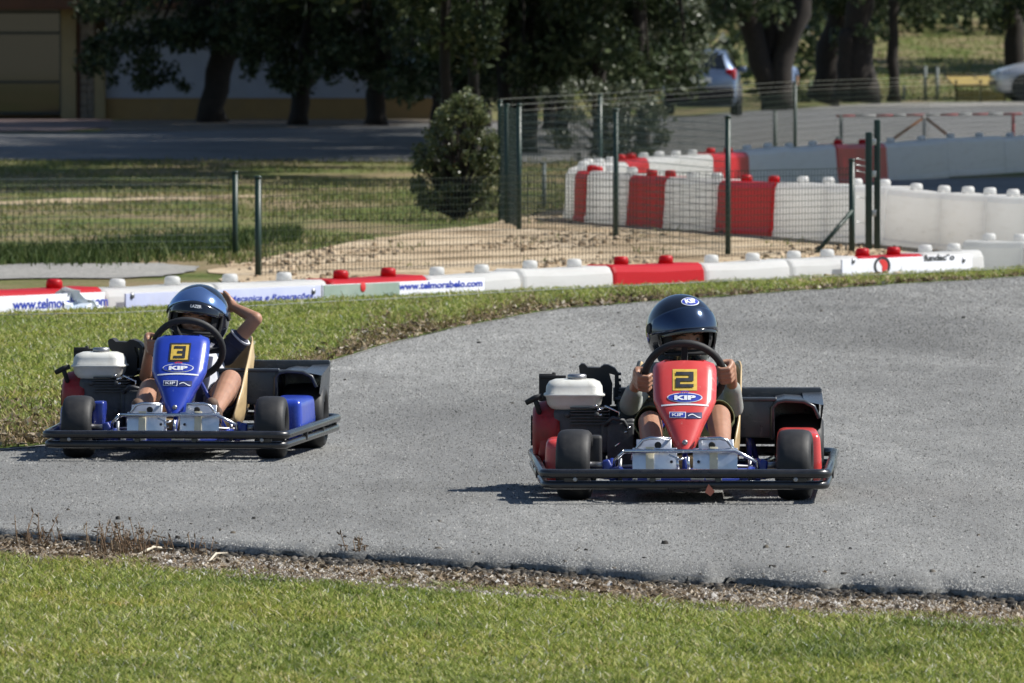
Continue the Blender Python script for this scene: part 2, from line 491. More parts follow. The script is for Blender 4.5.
# sheets with the ground's roughness removed lie just above it
poly_sheet('sandy_patch', [(212, 270), (262, 258), (330, 246), (400, 234), (470, 226), (515, 219), (545, 211), (600, 206), (700, 222), (800, 226), (900, 232), (1040, 236), (1040, 250), (900, 268), (700, 276), (500, 283), (350, 288), (250, 289)], .008, M['sand'], .18, 7, 3)
poly_sheet('paved_strip', [(-60, 279), (-60, 266), (60, 263), (150, 263), (205, 266), (178, 274), (120, 278)], .012, M['paving'], .1, 6, 4)
poly_sheet('dirt_path', [(-60, 208), (-60, 203), (40, 200), (165, 197), (240, 196), (305, 197), (180, 200), (90, 203)], .010, M['sand'], .5, 8, 5)
poly_sheet('road', [(-120, 161), (-120, 134), (60, 133), (200, 131), (330, 127), (420, 124), (520, 121), (640, 118), (740, 112), (820, 107), (940, 104.5), (1100, 102), (1100, 149), (960, 148), (860, 150), (740, 154), (640, 158), (540, 163), (430, 161), (250, 160), (100, 159)],   .012, M['road'], .35, 5, 6)
poly_sheet('pavement', [(800, 108.6), (900, 107.0), (1100, 104.6), (1100, 100.6), (905, 102.6), (840, 105.0)], .016, M['paving'], .0, 4, 7)
M['soil'] = simple('shade_dark_soil', (.075, .06, .042), .95, 0, .35, 3, dirt=((.16, .12, .075), .5))
poly_sheet('forecourt', [(-60, 132), (-60, 119.5), (112, 119.5), (112, 127), (60, 131)], .012, simple('dull_red_paving', (.10, .068, .062), .9, 0, .2, 2), .0, 4, 9)
poly_sheet('shade_soil', [(100, 131.5), (112, 120), (300, 119), (470, 119), (560, 121), (520, 124), (420, 127.5), (250, 131)], .009, M['soil'], .4, 6, 10)  # soil sheet coloured dark to stand in for tree shade by the building
poly_sheet('inner_track', [(640, 161), (760, 157), (900, 180), (1100, 176), (1200, 215), (960, 215), (800, 172)], .016, M['road'], .2, 5, 8)

# ------------------------------------------------------------------ grass, leaf litter, stones (uncountable)
def blades(n, sampler, h, w, lean, name, mat, zfun, label):
    x, y = sampler(n)
    n = len(x)
    cl_ = np.sin(x * 9.1 + 2 * np.sin(y * 3.7)) * np.sin(y * 5.3 + 2 * np.sin(x * 4.1)) + .6 * np.sin(x * 23 + y * 17)
    hh = h * rng.uniform(.45, 1.25, n) * (1 + .33 * np.clip(cl_, -1.2, 1.4)); ww = w * rng.uniform(.6, 1.3, n)
    a = rng.uniform(0, 2 * np.pi, n)
    dx, dy = np.cos(a), np.sin(a)
    lx_, ly_ = rng.normal(0, lean, n) * hh, rng.normal(0, lean, n) * hh
    z = zfun(x, y)
    b0 = np.stack([x - dx * ww / 2, y - dy * ww / 2, z], -1); b1 = np.stack([x + dx * ww / 2, y + dy * ww / 2, z], -1)
    m0 = np.stack([x - dx * ww * .4 + lx_ * .4, y - dy * ww * .4 + ly_ * .4, z + hh * .6], -1)
    m1 = np.stack([x + dx * ww * .4 + lx_ * .4, y + dy * ww * .4 + ly_ * .4, z + hh * .6], -1)
    t = np.stack([x + lx_, y + ly_, z + hh], -1)
    V = np.stack([b0, b1, m1, m0, t, t + 1e-4], 1).reshape(-1, 3)
    k = np.arange(n)[:, None] * 6
    Fq = np.concatenate([k + np.array([[0, 1, 2, 3]]), k + np.array([[3, 2, 5, 4]])])
    o = np_mesh(name, V, Fq, mat)
    return tag(o, label, 'grass', kind='stuff')

GREEN = [(0, (.120, .168, .034)), (.35, (.240, .300, .056)), (.65, (.345, .385, .090)), (.88, (.44, .415, .155)), (.96, (.56, .51, .29)), (1, (.84, .83, .76))]
DRY = [(0, (.10, .075, .03)), (.4, (.19, .14, .06)), (.75, (.27, .20, .10)), (1, (.42, .34, .22))]
M['grass'] = leafmat('lawn_blades', GREEN, .4, .5, .25, (1.1, (1.25, 1.0, .85)))
M['grass_dry'] = leafmat('dry_blades', DRY, .2, .6)
M['litter'] = leafmat('dead_leaves', [(0, (.05, .036, .024)), (.4, (.13, .09, .055)), (.75, (.25, .185, .12)), (1, (.46, .41, .34))], .1, .6)
M['stones'] = leafmat('pale_stones', [(0, (.05, .04, .03)), (.3, (.12, .095, .07)), (.6, (.24, .215, .185)), (.88, (.42, .40, .37)), (1, (.64, .62, .58))], 0, .85, .2)
M['chips_old'] = leafmat('asphalt_chips', [(0, (.07, .07, .068)), (.45, (.20, .197, .188)), (.8, (.30, .295, .28)), (1, (.42, .41, .39))], 0, .8, .3)

def samp_front(n):
    y = rng.uniform(23.2, 31.8, n); x = rng.uniform(-1.08, 1.08, n) * y * .0575
    e = lower(x) - .98 + wob(x, 1.7, .28)
    k = (y < e) & (y > 23.4)
    return x[k], y[k]
blades(260000, samp_front, .022, .0058, .75, 'grass', M['grass'], lambda x, y: np.full_like(x, -.037), 'short mown lawn in the foreground below the track')
def samp_frontdry(n):
    y = rng.uniform(23.2, 31.8, n); x = rng.uniform(-1.08, 1.08, n) * y * .0575
    e = lower(x) - .98 + wob(x, 1.7, .28)
    k = (y < e + .12) & (rng.random(n) < np.exp(-np.abs(y - e) / .35) * .8 + .04)
    return x[k], y[k]
blades(60000, samp_frontdry, .024, .005, .7, 'dry_grass', M['grass_dry'], lambda x, y: np.full_like(x, -.037), 'dry straw coloured grass along the edge of the foreground lawn')
def verge_xy(n):
    y = rng.uniform(37.6, 70, n); x = rng.uniform(-1.06, 1.06, n) * y * .0562
    return x, y
def samp_verge(n):
    x, y = verge_xy(n)
    e = upper(x) + wob(x, 2.2, .12); d = y - e
    wd = np.interp(x, [-2.2, -1.6, -.9, .2, 1.5, 4], [3.4, 3.0, 4.2, 2.2, 1.0, .6]) * (1 + wob(x, 2.7, .8) + wob(y, 1.3, .5))
    k = (d > 0) & (y < crest(x) + .05) & (rng.random(n) < np.clip((d / wd) ** 2.0, .04, 1))
    return x[k], y[k]
blades(430000, samp_verge, .026, .0085, .75, 'grass', M['grass'], lambda x, y: np.full_like(x, .004), 'lush grass verge between the track and the barrier blocks')
def samp_vergedry(n):
    x, y = verge_xy(n)
    e = upper(x) + wob(x, 2.2, .12); d = y - e
    wd = np.interp(x, [-2.2, -1.6, -.9, .2, 1.5, 4], [3.2, 2.8, 4.0, 2.2, 1.0, .6]) * (1 + wob(x, 2.7, .7))
    k = (d > .02) & (y < crest(x)) & (rng.random(n) < np.exp(-(d / wd) ** 1.5) * .9 + .03)
    return x[k], y[k]
blades(150000, samp_vergedry, .04, .007, .8, 'dry_grass', M['grass_dry'], lambda x, y: np.full_like(x, .004), 'brown dried grass fringe beside the far edge of the track')

def scatter_leaves(name, x, y, z, size, mat, label, cat, flat=.35):
    n = len(x)
    s = size * rng.uniform(.5, 1.4, n)
    u = rng.standard_normal((n, 3)) * np.array([1, 1, flat]); u /= np.linalg.norm(u, axis=1)[:, None]
    w = rng.standard_normal((n, 3)) * np.array([1, 1, flat]); w -= u * (u * w).sum(1)[:, None]; w /= np.linalg.norm(w, axis=1)[:, None]
    c = np.stack([x, y, z], -1)
    V = np.stack([c - u * s[:, None], c + w * s[:, None] * .55, c + u * s[:, None], c - w * s[:, None] * .55], 1).reshape(-1, 3)
    Fq = np.arange(n * 4).reshape(n, 4)
    return tag(np_mesh(name, V, Fq, mat), label, cat, kind='stuff')

x, y = verge_xy(200000)
e = upper(x) + wob(x, 2.2, .12); d = y - e
wd = np.interp(x, [-2.2, -1.6, -1.0, .2, 1.5, 4], [2.6, 2.2, 3.4, 1.3, .4, .3]) * (1 + wob(x, 2.7, .7))
k = (d > -.02) & (rng.random(len(x)) < np.exp(-(d / wd) ** 2) * .55)
scatter_leaves('leaf_litter', x[k], y[k], np.full(k.sum(), .018), .022, M['litter'], 'brown fallen leaves and bits along the far track edge', 'leaf litter')

def chunks(name, x, y, z, size, mat, label, cat, rounded=False):
    """small irregular five-sided stones"""
    n = len(x)
    s = size[:, None]
    base = np.array([[1, 0, 0], [.31, .95, 0], [-.81, .59, 0], [-.81, -.59, 0], [.31, -.95, 0]])
    a = rng.uniform(0, 6.28, n); ca, sa = np.cos(a), np.sin(a)
    P = []
    for b in base:
        k_ = rng.uniform(.6, 1.25, n)
        bx, by = b[0] * k_, b[1] * k_ * .8
        P.append(np.stack([x + s[:, 0] * (bx * ca - by * sa), y + s[:, 0] * (bx * sa + by * ca), z - .002], -1))
    hgt = s[:, 0] * rng.uniform(.45, .95, n)
    top = np.stack([x + rng.normal(0, .2, n) * s[:, 0], y + rng.normal(0, .2, n) * s[:, 0], z + hgt], -1)
    if rounded:
        Q = []
        for p_ in P:
            q = np.stack([x, y, z], -1) + (p_ - np.stack([x, y, z], -1)) * rng.uniform(.6, .85, n)[:, None]; q[:, 2] = z + hgt * rng.uniform(.6, .95, n); Q.append(q)
        V = np.stack(P + Q + [top], 1).reshape(-1, 3)
        i = np.arange(n)[:, None] * 11
        T = []
        for j in range(5):
            k_ = (j + 1) % 5; T += [[j, k_, 5 + k_], [j, 5 + k_, 5 + j], [5 + j, 5 + k_, 10]]
        return tag(np_mesh(name, V, np.concatenate([i + np.array([t]) for t in T]), mat), label, cat, kind='stuff')
    V = np.stack(P + [top], 1).reshape(-1, 3)
    i = np.arange(n)[:, None] * 6
    Fq = np.concatenate([i + np.array([[j, (j + 1) % 5, 5]]) for j in range(5)])
    return tag(np_mesh(name, V, Fq, mat), label, cat, kind='stuff')

# stones and rubbish on the shoulder
n = 60000
x = rng.uniform(-2.4, 2.4, n); lo = lower(x)
y = lo - .03 - rng.beta(1.3, 1.6, n) * np.interp(x, [-1.8, 0, 1.7], [1.2, 1.35, 1.35])
sz = .0025 + .0075 * rng.random(n) ** 2.5 + .012 * (rng.random(n) > .994)
keep = rng.random(n) < np.clip(.50 + .35 * np.sin(x * 2.3 + y * 3) * .5 + .34 * (x + 1.5), .2, 1)
x, y, sz = x[keep], y[keep], sz[keep]; n = len(x)
chunks('gravel', x, y, np.full(n, -.027), sz, M['stones'], 'pale gravel and rubble on the shoulder below the track', 'gravel')
n = 3600
x = rng.uniform(-2.2, 2.2, n); y = lower(x) - .25 - rng.beta(2, 1.6, n) * .75
k = rng.random(n) < .25 + .75 * (np.sin(x * 3.3 + 1) > .2)
scatter_leaves('leaf_litter', x[k], y[k], np.full(k.sum(), -.019), .012, M['litter'], 'rusty brown dead leaves on the gravel shoulder', 'leaf litter', .5)
def samp_straw(n):
    x = rng.uniform(-2.2, 2.2, n); y = lower(x) - .1 - rng.beta(1.6, 1.2, n) * 1.1
    return x, y
M['straw'] = leafmat('straw_litter', [(0, (.08, .055, .03)), (.5, (.20, .14, .08)), (.85, (.36, .28, .18)), (1, (.55, .48, .36))], .1, .7)
blades(9000, samp_straw, .010, .004, 2.6, 'straw', M['straw'], lambda x, y: np.full_like(x, -.022), 'dry straw litter on the dark soil of the shoulder')
# clods on the bare sand
n = 9000
px = rng.uniform(230, 900, n); py = rng.uniform(216, 284, n)
k = (py > np.interp(px, [230, 300, 400, 545, 600, 900], [262, 254, 236, 214, 216, 236])) & (np.sin(px * .023 + 1) + np.sin(py * .21 + px * .013) + rng.normal(0, .5, n) > .5)
px, py = px[k], py[k]
y = CAMZ * F / (py - 41); x = (px - 512) / F * y
M['clod'] = leafmat('earth_clods', [(0, (.10, .07, .045)), (.6, (.26, .19, .12)), (1, (.48, .38, .27))], 0, .9, .1)
chunks('clods', x, y, np.full(len(x), .006), .008 + .03 * rng.random(len(x)) ** 3, M['clod'], 'clods and small stones on the bare sand behind the fence', 'clods', True)
# crumbled black asphalt at the broken edge
n = 9000
x = rng.uniform(-2.3, 2.3, n); y = lower(x) - .0 - rng.beta(1.0, 2.6, n) * .42 + .05
M['crumbs'] = leafmat('asphalt_crumbs', [(0, (.014, .013, .012)), (.5, (.04, .037, .033)), (.8, (.09, .075, .055)), (1, (.16, .15, .14))], 0, .8, .2)
chunks('asphalt_crumbs', x, y, np.full(n, -.027), .004 + .016 * rng.random(n) ** 2.5, M['crumbs'], 'dark crumbled asphalt at the broken edge of the track', 'rubble', True)
# dark crumbs of rubber and earth lying on the track
n = 700
y = np.concatenate([rng.uniform(29, 34, n // 2), rng.uniform(40, 62, n - n // 2)]); x = rng.uniform(-1.07, 1.07, n) * y * .0565
dl, du = y - lower(x), upper(x) - y
k = (dl > .05) & (du > .05) & (rng.random(n) < np.exp(-np.minimum(dl / 1.2, du / 5.5)))
x, y = x[k], y[k]
chunks('track_crumbs', x, y, np.full(len(x), .0), .006 + .012 * rng.random(len(x)) ** 2.5, M['crumbs'], 'dark crumbs of rubber and earth strewn over the track', 'crumbs', True)
# loose chips that give the asphalt its coarse grain
n = 330000
y = 28 + 39 * rng.random(n) ** 1.35; x = rng.uniform(-1.07, 1.07, n) * y * .0565
k = (y > lower(x) + .03) & (y < upper(x) - .03)
x, y = x[k], y[k]
chunks('asphalt_grain', x, y, np.full(len(x), .0), (.0032 + .0036 * rng.random(len(x)) ** 2) * np.interp(y, [30, 40, 65], [1, 1.15, 1.9]) + .006 * (rng.random(len(x)) > .997), M['chips'], 'coarse stone grain standing out of the asphalt', 'asphalt grain')

# rough grass over the field, grass darkened for a shadow strip on the left
def samp_field(n):
    d = 1.0 / rng.uniform(1 / 132, 1 / 70, n); x = rng.uniform(-1.06, .35, n) * d * .0562
    y = d
    band = np.sin(y * .21 + .6 * np.sin(x * .7)) * .5 + .5 * np.sin(y * .6 + x)
    k = (rng.random(n) < .30 + .35 * band)
    px = 512 + x / y * F; py = 41 + CAMZ / y * F
    sand = (px > 215) & (py > np.interp(px, [215, 300, 400, 470, 545], [270, 252, 234, 226, 212]))
    path = (px < 300) & (np.abs(py - np.interp(px, [0, 165, 300], [204, 199, 197])) < 2.0)
    pav = (px < 205) & (py > 262)
    k &= ~sand & ~path & ~pav
    return x[k], y[k]
M['field_grass'] = leafmat('field_grass_blades', [(0, (.075, .10, .026)), (.4, (.13, .155, .04)), (.7, (.22, .21, .08)), (1, (.33, .27, .16))], .3, .6)
blades(90000, samp_field, .05, .014, .7, 'grass', M['field_grass'], lambda x, y: ground_z(x, y), 'rough patchy meadow grass beyond the wire fence')
def samp_shade(n):
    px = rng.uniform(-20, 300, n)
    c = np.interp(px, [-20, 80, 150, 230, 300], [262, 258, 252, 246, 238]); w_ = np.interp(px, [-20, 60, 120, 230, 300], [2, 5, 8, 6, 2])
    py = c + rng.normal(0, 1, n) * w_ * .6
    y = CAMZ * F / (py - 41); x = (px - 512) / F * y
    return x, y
M['shade_grass'] = leafmat('shade_dark_grass', [(0, (.03, .05, .014)), (.5, (.05, .08, .022)), (.9, (.08, .11, .03)), (1, (.14, .15, .06))], .25, .6)  # dark blade colour stands in for a strip of shadow on the field
blades(12000, samp_shade, .10, .012, .35, 'shade_strip_grass', M['shade_grass'], lambda x, y: ground_z(x, y), 'band of long grass coloured dark as a shadow strip behind the left fence')
def samp_hill(n):
    y = rng.uniform(262, 385, n); x = rng.uniform(.0, .065, n) * y
    return x, y
blades(14000, samp_hill, .07, .09, .9, 'grass', M['field_grass'], lambda x, y: ground_z(x, y), 'sunlit rough grass on the rise beyond the car park')
def samp_tufts(n):
    px = rng.uniform(300, 900, n); py = rng.uniform(214, 272, n)
    lim = np.interp(px, [300, 400, 545, 600, 900], [254, 236, 214, 216, 236])
    c = (np.sin(px * .05) + np.sin(py * .35 + px * .021) > 1.25)
    k = (py > lim) & c
    py, px = py[k], px[k]
    y = CAMZ * F / (py - 41); x = (px - 512) / F * y
    return x, y
blades(2600, samp_tufts, .05, .012, .8, 'grass', M['field_grass'], lambda x, y: ground_z(x, y), 'sparse weeds on the bare sand by the fence')

# single things lying on the shoulder
M['pale_stone'] = simple('pale_stone_rock', (.50, .47, .42), .85, 0, .2, 40, bmp=.5)
M['weed'] = leafmat('dry_weed_stems', [(0, (.13, .085, .05)), (.6, (.24, .16, .10)), (1, (.36, .28, .18))], .15, .7)
M['stick'] = simple('pale_stick', (.52, .46, .36), .8, 0, .2, 50)
def lump(name, p, r, label, flat=.6):
    b = bmesh.new(); bmesh.ops.create_icosphere(b, subdivisions=3, radius=1)
    rg = random.Random(int(p.x * 1000))
    k = [Vector((rg.uniform(-1, 1), rg.uniform(-1, 1), rg.uniform(-1, 1))).normalized() for _ in range(9)]
    for v in b.verts:
        f = min(1.0, min((.72 + .2 * ((i * 37) % 10) / 10) / max(.05, v.co.normalized().dot(q)) for i, q in enumerate(k)))
        v.co = v.co * f
    bmesh.ops.transform(b, matrix=Matrix.Diagonal((r, r * .8, r * flat, 1)), verts=b.verts)
    me = bpy.data.meshes.new(name); b.to_mesh(me); b.free()
    o = link(name, me, M['pale_stone']); o.location = p; o.rotation_euler = (0, 0, rg.uniform(0, 6))
    return tag(o, label, 'stone', 'loose stones on the shoulder')
for (px, py, r, lb) in ((693, 583, .034, 'biggest flat pale stone, on the shoulder below the red kart'), (232, 560, .022, 'pale stone beside the thin white stick on the shoulder'), (996, 609, .024, 'pale upright stone at the far right end of the gravel shoulder'), (458, 580, .018, 'small pale stone by the rusty leaves in the middle of the shoulder')):
    lump('stone', gnd(px, py, -.04), r, lb)
def stick(px0, py0, px1, py1, lb, r=.0035):
    a, c = gnd(px0, py0, -.03), gnd(px1, py1, -.02)
    mb = MB(); mid = a.lerp(c, .5) + Vector((0, 0, .02))
    mb.tube([a, mid, c], [r, r * 1.2, r * .6], 6)
    tag(mb.build('stick', M['stick']), lb, 'stick', 'broken sticks on the shoulder')
stick(134, 557, 172, 549, 'forked white stick among dry weeds at the left end of the shoulder', .0045)
stick(205, 566, 227, 553, 'thin white stick lying by the pale stone on the shoulder')
def weed(px, py, h, n, spread, lb):
    p = gnd(px, py, -.05); mb = MB()
    rg = random.Random(px)
    mb.ball(p + Vector((0, 0, .002)), (spread * 2.6, spread * 2.6, .012), 12, 6)
    for i in range(n):
        q = p + Vector((max(-2, min(2, rg.gauss(0, 1))) * spread, max(-2, min(2, rg.gauss(0, 1))) * spread, 0)); hh = h * rg.uniform(.5, 1.1)
        tip = q + Vector((rg.gauss(0, .2) * hh, rg.gauss(0, .2) * hh, hh))
        mb.tube([q, q.lerp(tip, .5) + Vector((rg.gauss(0, .01), 0, 0)), tip], [.0022, .0018, .001], 4)
        for j in range(9):
            c = q.lerp(tip, rg.uniform(.3, 1)); d_ = Vector((rg.gauss(0, 1), rg.gauss(0, 1), rg.gauss(.4, .6))).normalized() * rg.uniform(.008, .03)
            mb.faces([c, c + d_ * .5 + Vector((.003, 0, .002)), c + d_, c + d_ * .5 - Vector((.003, 0, .002))], [(0, 1, 2, 3)])
    o = mb.build('dry_weed', M['weed'])
    tag(o, lb, 'weed', 'dry weeds at the front edge of the track')
weed(32, 553, .13, 9, .03, 'tall thin dry weed at the far left of the track edge')
weed(52, 551, .09, 6, .03, 'short dry weed beside the tall thin weed at far left')
weed(120, 561, .13, 34, .07, 'widest bushy clump of dry weeds on the left track edge')
weed(144, 560, .10, 16, .05, 'dry weed merging into the right side of the bushy clump')
weed(202, 562, .09, 5, .02, 'sparse dry weed just right of the white sticks')
weed(356, 566, .11, 8, .025, 'dry weed standing alone below the middle of the near track edge')
weed(826, 588, .06, 5, .02, 'small dry weed on the asphalt edge below the red kart')
# ------------------------------------------------------------------ barrier blocks
def block(name, p0, p1, zb, mat, label, group, h=.48, w=.34, depth_side=1, capmat=None, ncap=2):
    """one hollow plastic barrier block standing from p0 to p1 (2D), its camera-facing edge on that line"""
    p0, p1 = Vector((p0[0], p0[1], 0)), Vector((p1[0], p1[1], 0))
    d = p1 - p0; L = d.length - .045; ang = math.atan2(d.y, d.x)
    rj = random.Random(label + 'j')
    o = empty(name, (p0.x + d.x * .5, p0.y + d.y * .5, zb + rj.uniform(-.012, .008)), ang, label, 'barrier', group)
    o.rotation_euler = (rj.uniform(-.025, .025), rj.uniform(-.008, .008), ang + rj.uniform(-.012, .012))
    mb = MB()
    rg = random.Random(label)
    b = bmesh.new()
    # moulded body: slightly tapered, chamfered edges, forklift feet and a stepped top
    prof = [(-w / 2, 0), (w / 2, 0), (w / 2, .05), (w / 2 - .01, .07), (w / 2 - .03, h - .05), (w / 2 - .05, h - .012), (w / 2 - .075, h), (-w / 2 + .075, h), (-w / 2 + .05, h - .012), (-w / 2 + .03, h - .05), (-w / 2 + .01, .07), (-w / 2, .05)]
    yo = depth_side * w / 2
    xs_ = [-L / 2, -L / 2 + .02, 0, L / 2 - .02, L / 2]
    rings = []
    for i, xx_ in enumerate(xs_):
        k = .94 if i in (0, 4) else 1.0
        sag = -.008 if i == 2 else 0
        rings.append([b.verts.new((xx_, yo + a * k, (z if z < .02 else (z + sag - (.008 if i in (0, 4) else 0))))) for a, z in prof])
    n = len(prof)
    for i in range(4):
        for j in range(n):
            b.faces.new((rings[i][j], rings[i][(j + 1) % n], rings[i + 1][(j + 1) % n], rings[i + 1][j]))
    b.faces.new(rings[0]); b.faces.new(rings[-1])
    bmesh.ops.recalc_face_normals(b, faces=b.faces)
    for f in b.faces: f.smooth = False
    me = bpy.data.meshes.new('block_body'); b.to_mesh(me); b.free()
    link('block_body', me, mat, o)
    for i in range(ncap):
        m2 = MB(); cx = (-.25 + .5 * i) * L if ncap == 2 else 0
        m2.lathe([(h - .004, .053), (h + .035, .051), (h + .050, .044), (h + .054, .025)], (cx, yo, 0), 'Z', 14)
        m2.build('cap', capmat or mat, o)
    return o

W_, R_ = M['white_block'], M['red_block']
# front row, standing low behind the grass crest
def fpt(px):
    # intersection of the pixel column with the crest line, half a metre behind it
    k = (px - 512) / F; s = (CR1.y - CR0.y) / (CR1.x - CR0.x)
    n = Vector((-(CR1.y - CR0.y), (CR1.x - CR0.x))).normalized()   # away from the camera
    q = Vector((CR0.x, CR0.y)) + n * .24
    y = (q.y - s * q.x) / (1 - s * k); x = k * y
    return Vector((x, y))
FG = 'low front row of barrier blocks along the grass verge'
front = [(-140, -25, W_, 'white barrier block at the left end of the front row', None),
         (-25, 108, R_, 'red front row barrier block carrying the web address sign at far left', None),
         (108, 222, W_, 'white front row block just right of the leftmost red block', None),
         (222, 335, W_, 'white front row block behind the raised elbow of the blue kart driver', None),
         (335, 434, R_, 'red front row block behind the half green sign', None),
         (434, 528, W_, 'white front row block where the blue web address ends', None),
         (528, 618, W_, 'white front row block touching the plain red block on its right', None),
         (618, 709, R_, 'plain red front row block with no sign, left above the red kart helmet', None),
         (709, 796, W_, 'white front row block just right of the plain red block', None),
         (796, 866, W_, 'white front row block left of the round emblem sign', None),
         (866, 930, R_, 'red front row block behind the round emblem sign', None),
         (930, 990, W_, 'last white block at the right end of the straight front row', None)]
ZB = -.345
for a, b_, m, lb, _ in front:
    block('barrier_block', fpt(a), fpt(b_), ZB, m, lb, FG)
def P2(px, d): return ((px - 512) / F * d, d)
for (a, da, b_, db, z, lb) in ((956, 70.75, 1021, 70.2, -.30, 'white block turning away behind the right end of the front row'), (1021, 70.2, 1090, 69.6, -.24, 'white block cut by the right edge of the photo, end of the low row')):
    block('barrier_block', P2(a, da), P2(b_, db), z, W_, lb, FG)
# near side of the hairpin wall
WG = 'barrier blocks forming the near side of the hairpin wall'
near = [(563, 88.4, 573, 87.3, W_, 'white end block at the left tip of the hairpin wall'),
        (573, 87.3, 583, 86.3, R_, 'narrow looking red block next to the left tip of the hairpin wall'),
        (583, 86.3, 625, 84.8, W_, 'white near wall block between the narrow red one and the middle red one'),
        (625, 84.8, 661, 83.5, R_, 'middle red block of the near hairpin wall, left of the tall post'),
        (661, 83.5, 712, 81.9, W_, 'white near wall block between the two wide red ones'),
        (712, 81.9, 770, 80.0, R_, 'largest red block of the near hairpin wall, behind a fence post'),
        (770, 80.0, 824, 78.2, W_, 'white near wall block right of the largest red block, dark scuff low down'),
        (824, 78.2, 881, 76.5, W_, 'white near wall block directly behind the double gate post'),
        (881, 76.5, 937, 74.8, W_, 'white near wall block just right of the double gate post'),
        (937, 74.8, 982, 73.2, W_, 'scuffed white near wall block, second right of the gate post'),
        (982, 73.2, 1025, 71.9, W_, 'white near wall block at the right edge of the photo')]
for a, da, b_, db, m, lb in near:
    block('barrier_block', P2(a, da), P2(b_, db), 0.0, m, lb, WG)
XG = 'barrier blocks forming the far side of the hairpin wall'
farw = [(598, 89.3, 609, 91.6, W_, 'white far wall block closing the bend at the left tip'),
        (609, 91.6, 632, 93.8, W_, 'white far wall block after the bend, below the olive bush'),
        (632, 93.8, 652, 95.6, R_, 'red far wall block seen mostly from above near the bend'),
        (652, 95.6, 683, 97.8, W_, 'white far wall block right of the red one near the bend'),
        (683, 97.8, 717, 100.2, W_, 'white far wall block left of the bright red far block'),
        (717, 100.2, 751, 102.6, R_, 'bright red far wall block behind the tall fence post'),
        (751, 102.6, 793, 105.2, W_, 'sunlit white far wall block right of the bright red one'),
        (793, 105.2, 839, 108, W_, 'shaded white far wall block left of the dark red one'),
        (839, 108, 890, 111.2, R_, 'dark red shaded far wall block behind the gate post'),
        (890, 111.2, 948, 115, W_, 'bluish shaded far wall block right of the dark red one'),
        (948, 115, 1008, 119, W_, 'bluish shaded far wall block with a bright sun patch'),
        (1008, 119, 1070, 123, W_, 'far wall block at the right edge of the photo below the parked car')]
for a, da, b_, db, m, lb in farw:
    block('barrier_block', P2(a, da), P2(b_, db), 0.0, m, lb, XG, depth_side=1)

# ------------------------------------------------------------------ signs on the front row
def text_mesh(txt, size, bold=0.0, align='LEFT', shear=0.0, spacing=1.0):
    cu = bpy.data.curves.new('t', 'FONT'); cu.body = txt; cu.size = size; cu.offset = bold; cu.align_x = align
    cu.shear = shear; cu.space_character = spacing; cu.resolution_u = 3
    ob = bpy.data.objects.new('t', cu); col.objects.link(ob)
    dg = bpy.context.evaluated_depsgraph_get(); dg.update()
    me = bpy.data.meshes.new_from_object(ob.evaluated_get(dg))
    bpy.data.objects.remove(ob); bpy.data.curves.remove(cu)
    return me
def text_width(me): xs_ = [v.co.x for v in me.vertices]; return min(xs_), max(xs_)

n_away = Vector((-(CR1.y - CR0.y), (CR1.x - CR0.x))).normalized()
dirF = Vector(((CR1.x - CR0.x), (CR1.y - CR0.y))).normalized()
angF = math.atan2(dirF.y, dirF.x)
M['sign_white'] = simple('sign_white', (.66, .67, .72), .5, 0, .06, 6, dirt=((.45, .43, .40), .4))
M['sign_lav'] = simple('sign_lavender', (.42, .45, .62), .5, 0, .06, 6, dirt=((.40, .40, .42), .4))
M['sign_green'] = simple('sign_faded_green', (.25, .32, .27), .5, 0, .1, 6, dirt=((.40, .40, .36), .4))
def sign(px0, px1, z0, z1, mat, label):
    a = fpt(px0) - n_away * .03; b_ = fpt(px1) - n_away * .03
    L = (b_ - a).length
    o = empty('sign_board', (a.x, a.y, 0), angF, label, 'sign', 'advertising boards on the front row')
    mb = MB(); mb.box((L / 2, .0, (z0 + z1) / 2), (L, .012, z1 - z0), .002)
    mb.build('board', mat, o)
    def txt(s, x0, x1, zc, hgt, m, bold=.004, shear=0.0, nm='lettering'):
        me = text_mesh(s, 1.0, bold / hgt, shear=shear)
        w0, w1 = text_width(me); k = (x1 - x0) / (w1 - w0)
        for v in me.vertices:
            v.co = Vector((x0 + (v.co.x - w0) * k, -.0085, zc + v.co.y * hgt))
        link(nm, me, m, o)
    def bolt(x_, z_):
        m2 = MB(); m2.lathe([(-.006, .022), (-.016, .018), (-.02, .006)], (x_, 0, z_), 'Y', 12); m2.build('bolt', M['steel'], o)
    return o, L, txt, bolt
# z of a pixel on the barrier face
def zf(px, py):
    p = fpt(px); return at(px, py, p.y).z
o, L, txt, bolt = sign(-40, 100, -.30, zf(50, 294), M['sign_white'], 'white board with blue web address on the leftmost red block')
txt('www.telmorabelo.com', L * .335, L * 1.02, zf(50, 307.5), .085, M['blue_ink'], .002)
o, L, txt, bolt = sign(121, 316, -.30, zf(220, 289.5), M['sign_lav'], 'long lavender board with two bolts on the white blocks behind the blue kart')
txt('Mecanica e Reparações', L * .52, L * .96, zf(280, 299), .05, M['blue_ink'], .001, .2)
bolt(L * .03, zf(127, 294) - .01); bolt(L * .96, zf(308, 289) - .015)
o, L, txt, bolt = sign(318, 480, -.30, zf(400, 281.5), M['sign_white'], 'board half faded green half white with blue web address under red strip')
m2 = MB(); m2.box((L * .235, -.0085, (-.29 + zf(350, 284)) / 2), (L * .46, .003, zf(350, 284) + .29)); m2.build('green_panel', M['sign_green'], o)
m2 = MB(); m2.lathe([(-.0115, .035), (-.014, .03)], (L * .24, 0, zf(357, 287)), 'Y', 16); m2.build('emblem', M['red_ink'], o)
txt('www.telmorabelo.com', L * .46, L * .985, zf(440, 287.5), .062, M['blue_ink'], .002)
